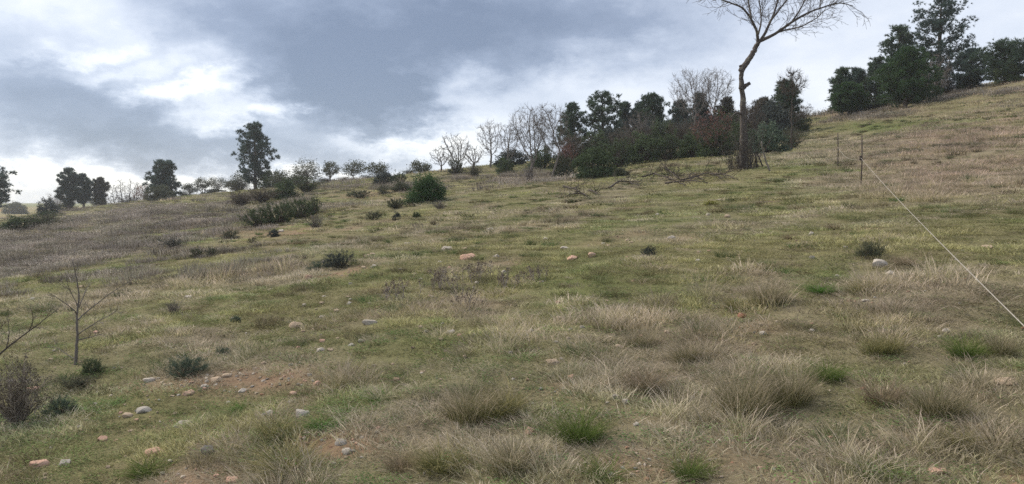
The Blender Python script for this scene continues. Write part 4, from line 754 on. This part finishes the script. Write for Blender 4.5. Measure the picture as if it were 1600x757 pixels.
BACK += [(285, 98, 34, 9, 'twigleaf', 'grey_scrub', 'low grey scrub right of the dome shaped pine'), (330, 99, 44, 8, 'leafy', 'grey_scrub', 'low grey scrub under the small leafy trees, middle'), (368, 95, 40, 18, 'twigleaf', 'grey_scrub', 'low grey scrub left of the lone pine trunk'), (420, 86, 44, 26, 'leafy', 'broom', 'dark green scrub right of the lone pine trunk'), (460, 82, 40, 16, 'leafy', 'grey_scrub', 'grey green scrub between the two grey green trees'),
         (505, 80, 36, 9, 'twigleaf', 'brown_scrub', 'brown scrub on the skyline left of the spaced trees'), (540, 78, 36, 8, 'twigleaf', 'brown_scrub', 'low brown scrub under the middle spaced tree'), (575, 77, 36, 9, 'twigleaf', 'grey_scrub', 'low grey scrub under the low spreading tree'), (150, 112, 40, 18, 'twigleaf', 'grey_scrub', 'grey scrub below the brownish conifer'), (195, 112, 50, 16, 'twigleaf', 'brown_scrub', 'brown scrub below the slim bare trees'), (100, 112, 30, 16, 'leafy', 'grey_scrub', 'grey green scrub below the broad pine'), (640, 68, 34, 10, 'twigleaf', 'grey_scrub', 'low grey scrub left of the pale bush like tree'),
         (1440, 52, 50, 44, 'leafy', 'broom', 'dark scrub between the bushy green pine and biggest pine'), (1585, 48, 50, 30, 'leafy', 'broom', 'dark scrub under the squat umbrella pine'), (1345, 54, 40, 34, 'twigleaf', 'brown_scrub', 'brown scrub between the small hilltop pines'), (1160, 42, 46, 44, 'leafy', 'broom', 'dark green bush directly behind the walnut trunk'), (1095, 45, 50, 44, 'twigleaf', 'brown_scrub', 'brown scrub directly behind the withered tree')]
for i, (px, d, w, h, k, mt, lab) in enumerate(BACK): shrub(i + 100, px, 0, w, h, k, mt, lab, d=d)

# ------------------------------------------------------------------ trees drawn limb by limb (walnut, saplings, fallen wood)
def traced(limbs, d, rng, depth=.25, base=None):
    """photo-plane limb courses given real depth: each limb swings towards or away from the viewer"""
    out = []
    for pts, r0, r1, sw in limbs:
        n = len(pts); P = []
        for i, (px, py) in enumerate(pts): P.append(at_depth(px, py, d + sw * (i / max(n - 1, 1)) ** 1.2))
        P = np.array(P); k = np.linspace(0, n - 1, (n - 1) * 4 + 1); Q = np.stack([np.interp(k, np.arange(n), P[:, j]) for j in range(3)], -1)
        for _ in range(2): Q[1:-1] = (Q[:-2] + 2 * Q[1:-1] + Q[2:]) / 4
        Q[1:-1] += rng.normal(0, r1 * .16 + .0012, (len(Q) - 2, 3)); out.append((Q, r0, r1))
    return out
def twigs(rng, limbs, every, L, r, levels, kids, ang, up, start=.25):
    paths = []
    for Q, r0, r1 in limbs:
        seg = np.linalg.norm(np.diff(Q, axis=0), axis=1).sum(); n = max(int(seg / every), 2)
        for i in range(n):
            f = start + (1 - start) * (i + rng.uniform(.2, .8)) / n; j = min(int(f * (len(Q) - 1)), len(Q) - 2); t = unit(Q[j + 1] - Q[j]); side = unit(np.cross(t, rng.normal(0, 1, 3))); a = math.radians(rng.uniform(*ang))
            limb_tree(rng, paths, Q[j], t * math.cos(a) + side * math.sin(a) + [0, 0, up], L * rng.uniform(.5, 1.2), r * rng.uniform(.6, 1), 1, levels, kids, ang, up * .3, .6)
    return paths
def walnut():
    rng = np.random.default_rng(77); p0 = ground_at(1161, 266); d = p0[1]; root = tag(empty('walnut_tree', p0), 'tall crooked bare tree with a broken off top, in front of the scrub', 'tree')
    tr = [([(1161, 270), (1162.6, 222), (1161.8, 178), (1160, 147), (1158.6, 127), (1158, 109), (1156.5, 102)], .25, .055, 0)]
    st = [([(1161, 138), (1166, 134), (1172, 130)], .075, .055, -.1), ([(1160, 140), (1155.5, 138)], .05, .04, -.1), ([(1164, 180), (1150, 176), (1142, 184)], .05, .012, -.3)]
    ld = [([(1158, 112), (1164, 102), (1170.5, 93), (1177, 82), (1182.4, 71), (1188, 64)], .105, .07, 0)]
    lm = [([(1184, 69), (1184, 58), (1182, 47), (1173, 28), (1160.6, 12), (1139, 4), (1119, -3), (1104, -8)], .055, .012, -.9), ([(1174, 30), (1170, 8), (1168, -12), (1163, -40)], .035, .01, .6),
          ([(1188, 64), (1194, 55), (1202, 38), (1210, 20), (1216, 0), (1224, -28), (1228, -60)], .055, .012, .8), ([(1184, 56), (1189, 40), (1189.5, 24), (1186, 0), (1188, -40)], .035, .01, .9),
          ([(1188, 64), (1202, 58), (1214, 51.5), (1238, 34), (1262, 20), (1285, 12), (1309, 4), (1333, 9)], .06, .010, -.8), ([(1200, 58), (1222, 48), (1240, 45), (1254, 41), (1278, 28), (1290, 14)], .035, .008, -1.4), ([(1238, 34), (1250, 16), (1258, 0), (1268, -24)], .03, .009, .4), ([(1205, 32), (1222, 10), (1240, -16), (1250, -40)], .03, .009, -.4)]
    T = traced(tr, d, rng); SB = traced(st, d, rng); LD = traced(ld, d, rng); LM = traced(lm, d, rng)
    def local(q): return q - p0
    mb = MB(); Q = T[0][0]; rad = np.interp(np.linspace(0, 1, len(Q)), [0, .06, .25, .5, .75, 1], [.21, .155, .112, .084, .074, .05]) * (1 + rng.normal(0, .05, len(Q))); mb.tube(local(Q), rad, 12)
    for Q, a, b in SB: mb.tube(local(Q), np.linspace(a, b, len(Q)), 8)
    obj('trunk', mb.mesh('trunk', True), M['bark_walnut'], root)
    cr = MB()
    for Q, a, b in LD + LM: cr.tube(local(Q), np.linspace(a, b, len(Q)), 7)
    tw = twigs(rng, LM, .13, .58, .010, 3, (3, 3, 3), (25, 58), .12) + twigs(rng, LD, .35, .35, .008, 2, (2, 2), (30, 60), .1)
    cr.tube_set([(local(q), np.maximum(np.linspace(r, r1, len(q)), .0042), 4 if l < 2 else 3) for q, r, r1, l in tw])
    obj('crown', cr.mesh('crown', True), M['bark_walnut'], root)
    sk = MB(); lf = MB()
    for i in range(130):
        a = rng.uniform(0, 6.28); q = .12 + .40 * rng.uniform(0, 1) ** 1.4; b = np.array([math.cos(a) * q, math.sin(a) * q * .7, 0]); b[2] = Hs(p0[0] + b[0], p0[1] + b[1]) - p0[2] - .03
        pth, _ = wander(rng, b, np.array([b[0] * .3, b[1] * .3, 1.2]) + rng.normal(0, .2, 3), rng.uniform(.3, 1.7), 5, .12, .05); sk.tube(pth, np.linspace(.009, .003, 6), 3); lc = pth[rng.integers(1, 6, 7)] + rng.normal(0, .04, (7, 3)); add_leaves(lf, rng, lc, np.full(7, .05), aspect=.6)
    s = obj('sucker_shoots', sk.mesh('suckers'), M['bark_walnut'], root); obj('foliage', lf.mesh('sucker_leaves'), M['brown_scrub'], s)
walnut()
for px, py, pts, lab in [(1192, 262, [(1192, 262), (1187, 248), (1182, 238)], 'first thin stake leaning right of the walnut'), (1203, 268, [(1203, 268), (1196, 250), (1191, 232), (1190, 222)], 'pale leaning stick right of the walnut'), (1184, 264, [(1184, 264), (1180, 240)], 'short dark stake at the walnut foot')]:
    rng = np.random.default_rng(px); p = ground_at(px, py); mb = MB()
    for Q, a, b in traced([(pts, .03, .02, -.3)], p[1], rng): mb.tube(np.vstack([Q[0] - p - [0, 0, .05], Q - p]), np.linspace(a, b, len(Q) + 1), 6)
    o = obj('leaning_stick', mb.mesh('stick', True), M['bark_pale'] if 'pale' in lab else M['bark_dark']); o.location = p; tag(o, lab, 'stick', 'sticks round the walnut')
def sapling(px, py, limbs, label, name, bark, every, L, r, levels=3):
    rng = np.random.default_rng(int(px * 3 + py)); p = ground_at(px, py); root = tag(empty(name, p), label, 'tree'); A = traced(limbs, p[1], rng); mb = MB(); Q = A[0][0]
    mb.tube(np.vstack([Q[0] - p - [0, 0, .05], Q - p]), np.linspace(A[0][1], A[0][2], len(Q) + 1), 7); obj('trunk', mb.mesh('trunk', True), M[bark], root); cr = MB()
    for Q, a, b in A[1:]: cr.tube(Q - p, np.linspace(a, b, len(Q)), 5)
    for q, r_, r1, l in twigs(rng, A, every, L, r, levels, (3, 3), (25, 60), .05, .35): cr.tube(q - p, np.maximum(np.linspace(r_, r1, len(q)), .0012), 3)
    obj('crown', cr.mesh('crown'), M[bark], root)
sapling(118, 570, [([(118, 570), (119.5, 545), (121, 524), (119.6, 494), (124.5, 464), (119.6, 435), (112, 405)], .017, .003, 0), ([(122, 500), (127, 494), (149, 477), (174, 457), (207, 437)], .008, .002, .35), ([(121, 524), (127, 519), (154, 502), (182, 487), (185, 474)], .007, .002, -.3), ([(120, 492), (117, 486), (99, 472), (75, 457)], .008, .002, -.25),
        ([(118, 560), (112, 559), (95, 547), (75, 539)], .006, .0015, .2), ([(121, 532), (145, 526), (164, 521)], .006, .0015, -.2), ([(124, 480), (134, 455), (144, 437)], .006, .0015, .2), ([(121, 478), (108, 452), (103, 430)], .005, .0015, -.2)], 'small bare sapling on the left slope with thin forked branches', 'sapling', 'bark_grey', .09, .13, .0026, 2)
sapling(-22, 580, [([(-22, 580), (0, 552), (30, 529), (60, 507), (92, 482)], .013, .002, .2), ([(10, 545), (15, 520), (12, 498)], .006, .0015, .1), ([(45, 518), (52, 500), (50, 488)], .005, .0015, -.1), ([(-10, 566), (-5, 530), (4, 505)], .006, .0015, .2)], 'bare slanting branch of a shrub reaching in from the left edge', 'leaning_shrub', 'bark_dark', .09, .13, .0025, 2)
FALLEN = [([(880, 291), (899, 296), (908, 303), (919, 309)], [[(908, 303), (890, 306), (872, 309)], [(899, 296), (905, 290)]], 'fallen branch nearest the twin bare trees'), ([(920, 298), (928, 301), (937, 306)], [[(928, 301), (934, 299)]], 'short fallen branch beside a longer one'), ([(951, 294), (966, 285), (982, 284), (999, 292)], [[(982, 284), (1004, 284)], [(966, 285), (975, 279)]], 'arched fallen branch on the turf'),
          ([(1039, 262), (1050, 272), (1064, 280)], [[(1050, 272), (1040, 280)], [(1050, 272), (1062, 268)]], 'thick fallen limb sticking up from the brushwood'), ([(1064, 283), (1090, 277), (1112, 268)], [[(1090, 277), (1100, 283)], [(1075, 280), (1080, 272)]], 'long fallen branch in the brushwood'), ([(1109, 273), (1130, 274), (1153, 281)], [[(1130, 274), (1140, 270)], [(1120, 274), (1128, 281)]], 'fallen branch lying towards the walnut foot'),
          ([(1003, 277), (1022, 273), (1040, 276), (1058, 284)], [[(1022, 273), (1015, 282)]], 'fallen branch between the arched one and the brushwood'), ([(1040, 288), (1075, 284), (1110, 286)], [[(1075, 284), (1085, 279)], [(1060, 285), (1070, 292)]], 'low fallen branch along the near side of the brushwood')]
for i, (main, subs, lab) in enumerate(FALLEN):
    rng = np.random.default_rng(500 + i); p = ground_at(*main[0]); mb = MB(); limbs = []
    for k, pts in enumerate([main] + subs):
        P = []
        for j, (px, py) in enumerate(pts):
            g = ground_at(px, py + (5 if j % 2 else 2)); P.append([g[0], g[1], g[2] + .03 + (.10 if j % 2 else .02)])
        P = np.array(P); n = len(P); kk = np.linspace(0, n - 1, (n - 1) * 3 + 1); Q = np.stack([np.interp(kk, np.arange(n), P[:, c]) for c in range(3)], -1); Q += rng.normal(0, .012, Q.shape); limbs.append((Q, .032 if k == 0 else .020, .010))
    for Q, a, b in limbs: mb.tube(Q - p, np.linspace(a, b, len(Q)), 6)
    tb = MB(); tw = []
    for q, r_, r1, l in twigs(rng, limbs, .30, .45, .010, 2, (2, 2), (25, 65), .04, .1):
        tw.append([q.copy(), np.maximum(np.linspace(r_, r1, len(q)), .004), 3])
    allq = np.concatenate([t[0] for t in tw]); zz = np.maximum(allq[:, 2], H(allq[:, 0], allq[:, 1]) + .01); k0 = 0
    for t in tw: k1_ = k0 + len(t[0]); t[0][:, 2] = zz[k0:k1_]; t[0] -= p; k0 = k1_
    tb.tube_set(tw)
    root = tag(empty('fallen_branch', p), lab, 'branch', 'fallen branches below the walnut'); obj('limb', mb.mesh('limb', True), M['bark_dark'], root); obj('twigs', tb.mesh('twigs'), M['bark_dark'], root)

# ------------------------------------------------------------------ rope and rods
def rod(px, py, top, r, label):
    p = ground_at(px, py); h = top_height(px, top, p); mb = MB(); rng = np.random.default_rng(px); mb.tube([[0, 0, -.15], [rng.normal(0, .01), 0, h * .5], [rng.normal(0, .015), 0, h]], [r, r, r * .9], 8)
    root = tag(empty('fence_rod', p), label, 'rod', 'rods carrying the rope'); obj('shaft', mb.mesh('shaft', True), M['metal'], root); return root, p, h
r1, P1, h1 = rod(1345, 290, 212, .014, 'rusty iron rod with the rope knotted to it')
r2, P2, h2 = rod(1309, 262, 208, .014, 'farther iron rod where the rope ends')
k1 = at_depth(1345, 247, P1[1]); k2 = at_depth(1309, 230, P2[1])
e3 = at_depth(1600, 505, 4.3); dirn = (e3 - k1); e4 = k1 + dirn * 1.10; g4 = Hs(e4[0], e4[1])
mb = MB(); mb.tube([[0, 0, -.15], [.004, 0, .5], [0, 0, .95]], [.012, .012, .011], 8); r3 = tag(empty('fence_rod', (e4[0], e4[1], g4)), 'iron rod beyond the right edge holding the rope', 'rod', 'rods carrying the rope'); obj('shaft', mb.mesh('shaft', True), M['metal'], r3)
mrope, N, p_, o_ = new_mat('twisted_rope'); co = N.new('ShaderNodeTexCoord').outputs['Object']; N.t.links.new(N.ramp(N.noise(co, 40, 4), [(.3, (.26, .235, .20)), (.7, (.40, .37, .32))]), p_.inputs['Base Color'])
mb = MB(); t = np.linspace(0, 1, 60)[:, None]; A = k1 + (e4 - k1) * t; A[:, 2] -= (.05 * 4 * t * (1 - t))[:, 0]; B = k2 + (k1 - k2) * t; B[:, 2] -= (.16 * 4 * t * (1 - t))[:, 0]; rr = np.full(60, .0065)
path = np.vstack([B, A[1:]]); mb.tube(path - k1, np.full(len(path), .0032), 6); ro = obj('rope', mb.mesh('rope', True), mrope); ro.location = k1; tag(ro, 'pale rope strung from the rods down to the right edge', 'rope')
kb = MB(); a = np.linspace(0, 6.28 * 3, 40); kb.tube(np.stack([.022 * np.cos(a), .022 * np.sin(a), np.linspace(-.05, .05, 40)], -1), np.full(40, .012), 5); obj('knot', kb.mesh('knot', True), M['bark_dark'], r1).location = k1 - P1

# ------------------------------------------------------------------ tussocks that stand out one by one
_tus = {}
def tussock(i, px, py, wpx, hpx, kind, label, name='grass_tussock'):
    mat, nb, lean, curl, w = {'dry': (GR_TALL, 620, .45, .5, .0040), 'olive': (GR_OLIVE, 620, .5, .7, .0045), 'green': (GR_GREEN, 560, .6, .8, .0050), 'brown': (GR_BROWN, 480, .5, .6, .0040), 'bright': (GR_BRIGHT, 420, .8, 1.0, .0070)}[kind]
    key = (kind, i % 3)
    if key not in _tus:
        mb = MB(); rng = np.random.default_rng(900 + i); [add_blades(mb, rng, nb // 3, .22, .3, .75 + .25 * q, w * 1.5, lean * .75, curl * .8, 4, (rng.normal(0, .13), rng.normal(0, .11), 0), core=.75) for q in range(4 - 1)]
        if kind == 'dry': add_blades(mb, rng, 120, .24, .9, 1.25, w * 1.1, lean * .6, curl * .35, 4)
        _tus[key] = mb.mesh('tussock')
    p = ground_at(px, py); w_, h_ = span(wpx, p), span(hpx, p); o = bpy.data.objects.new(name, _tus[key]); link(o)
    if not _tus[key].materials: _tus[key].materials.append(mat)
    y = p[1] + w_ * .25; o.location = (p[0], y, Hs(p[0], y) - .01); o.scale = (w_ * 1.15, w_ * 1.0, h_ * .86); o.rotation_euler = (0, 0, i * 1.7); return tag(o, label, 'grass tussock', 'grass tussocks')
for i, t in enumerate([(1085, 752, 84, 54, 'green', 'dense dark green tussock at the bottom edge right of centre'), (1170, 660, 150, 110, 'dry', 'largest tall grey tipped tussock, right of centre'), (1255, 640, 110, 90, 'dry', 'tall tussock touching the right of the largest one'), (1000, 612, 96, 56, 'brown', 'brown grey tussock left of the largest one'), (1075, 570, 70, 50, 'dry', 'pale tussock behind the gap left of the largest one'),
        (740, 672, 130, 80, 'dry', 'grey dry tussock in the bottom centre'), (800, 650, 100, 60, 'olive', 'olive tussock right of the grey dry one at bottom centre'), (690, 745, 120, 60, 'olive', 'olive tussock at the bottom edge left of centre'), (800, 750, 140, 70, 'dry', 'dry tussock at the bottom edge below the salmon stone'), (905, 700, 110, 84, 'green', 'green based tussock right of the salmon stone'), (450, 752, 150, 64, 'olive', 'wide yellowish tussock at the bottom edge, left part'),
        (430, 690, 90, 44, 'olive', 'olive tussock above the wide yellowish one'), (950, 757, 120, 40, 'green', 'green tussock cut by the bottom edge near centre'), (1215, 480, 70, 60, 'dry', 'grey tussock behind the bright green patch'), (1160, 485, 70, 34, 'olive', 'low olive tussock beside the brick red stone'), (1345, 462, 60, 34, 'olive', 'olive tussock left below the tilted slab'), (1422, 418, 52, 30, 'brown', 'brown tussock right of the tilted slab'),
        (1395, 560, 80, 60, 'olive', 'olive tussock in the dry grass on the right'), (1525, 560, 80, 50, 'green', 'greenish tussock near the right edge'), (1380, 640, 110, 70, 'brown', 'brown tussock amid dry grass, lower right'), (1500, 660, 120, 80, 'dry', 'dry grey tussock, lower right'), (1385, 752, 110, 44, 'green', 'green tussock at the bottom edge, right part'), (1505, 706, 80, 50, 'olive', 'yellow olive tussock above the bare soil, bottom right'), (1580, 560, 70, 56, 'dry', 'dry tussock touching the right edge'), (1300, 600, 80, 50, 'green', 'green tussock right of the tall pair'),
        (590, 632, 58, 26, 'bright', 'bright green grass clump right of the stony patch'), (500, 675, 60, 26, 'bright', 'bright green grass clump in front of the broad blue grey stone'), (370, 648, 60, 18, 'bright', 'low bright green clump left of the grey stone'), (1285, 460, 60, 24, 'bright', 'bright green patch of grass below the tall grey tussock'), (1310, 360, 44, 18, 'brown', 'small brown tussock below the near rod'), (1240, 375, 40, 16, 'brown', 'small brown tussock on the upper right turf'), (625, 745, 90, 50, 'brown', 'brown tussock at the bottom edge beside the bare patch'), (230, 752, 90, 34, 'green', 'low green tussock at the bottom edge, lower left'), (1000, 545, 70, 40, 'dry', 'thin dry tussock behind the brown grey one')]): tussock(i, *t)

# ------------------------------------------------------------------ dry seed-headed weeds
for i, (px, py, w, h, n, lab) in enumerate([(618, 470, 56, 34, 26, 'dry weed with dark seed heads, left of the weed patch'), (722, 486, 40, 44, 18, 'upright dry weed at the near side of the weed patch'), (690, 452, 60, 34, 34, 'dense dry weed in the middle of the weed patch'), (745, 440, 60, 32, 34, 'dry weed beside the big pinkish stone'), (790, 450, 50, 28, 24, 'dry weed at the right end of the weed patch'), (830, 440, 50, 24, 22, 'low dark weed right of the weed patch'), (655, 362, 36, 16, 16, 'small dry weed below the bright green bush')]):
    rng = np.random.default_rng(700 + i); p = ground_at(px, py); w, h = span(w, p), span(h, p); st, hd = MB(), MB()
    for k in range(n // 2):
        b = np.array([rng.normal(0, w * .24), rng.normal(0, w * .22), 0]); b[2] = Hs(p[0] + b[0], p[1] + b[1]) - p[2] - .01; path, _ = wander(rng, b, np.array([rng.normal(0, .3), rng.normal(0, .3), 1]), h * rng.uniform(.6, 1.1), 4, .12, .05); st.tube(path, np.linspace(.0042, .002, 5), 3); ends = [path[-1]]
        for q in range(4): pp, _ = wander(rng, path[rng.integers(1, 4)], np.array([rng.normal(0, .8), rng.normal(0, .8), 1]), h * .3, 2, .15, .1); st.tube(pp, [.003, .0022, .0018], 3); ends.append(pp[-1])
        for e in ends: add_leaves(hd, rng, e + rng.normal(0, .010, (8, 3)), np.full(8, .015), aspect=.8)
    root = tag(empty('dry_weed', p), lab, 'weed', 'dry seed-headed weeds'); obj('stems', st.mesh('stems'), M['twig_dry'], root); obj('seed_heads', hd.mesh('heads'), M['seedhead'], root)['kind'] = 'stuff'

# ------------------------------------------------------------------ haze volume, added to lift the dark trees as lens veiling glare would
def build_glare_haze():
    g = bpy.data.objects['ground'].data; co = np.empty(len(g.vertices) * 3, np.float32); g.vertices.foreach_get('co', co); co = co.reshape(-1, 3); lo, hi = co.min(0), co.max(0); z0, z1 = lo[2] - 1.2, max(hi[2], 19.0) + 1.5
    x0, x1, y0, y1 = lo[0] - 4, hi[0] + 4, lo[1] - 4, hi[1] + 4
    v = [(x, y, z) for z in (z0, z1) for y in (y0, y1) for x in (x0, x1)]; f = [(0, 2, 3, 1), (4, 5, 7, 6), (0, 1, 5, 4), (2, 6, 7, 3), (0, 4, 6, 2), (1, 3, 7, 5)]
    m = bpy.data.materials.new('glare_haze'); m.use_nodes = True; m.node_tree.nodes.clear(); N = Nodes(m.node_tree); o = N.new('ShaderNodeOutputMaterial'); p = N.new('ShaderNodeVolumePrincipled'); p.inputs['Color'].default_value = (.93, .96, 1, 1); p.inputs['Density'].default_value = GLARE_HAZE; p.inputs['Anisotropy'].default_value = .2
    N.t.links.new(p.outputs[0], o.inputs['Volume']); b = obj('haze', np_mesh('haze', v, f), m); tag(b, 'thin haze added over the whole hillside, standing in for lens glare', 'haze', kind='stuff')
GLARE_HAZE = 0.0005
build_glare_haze()
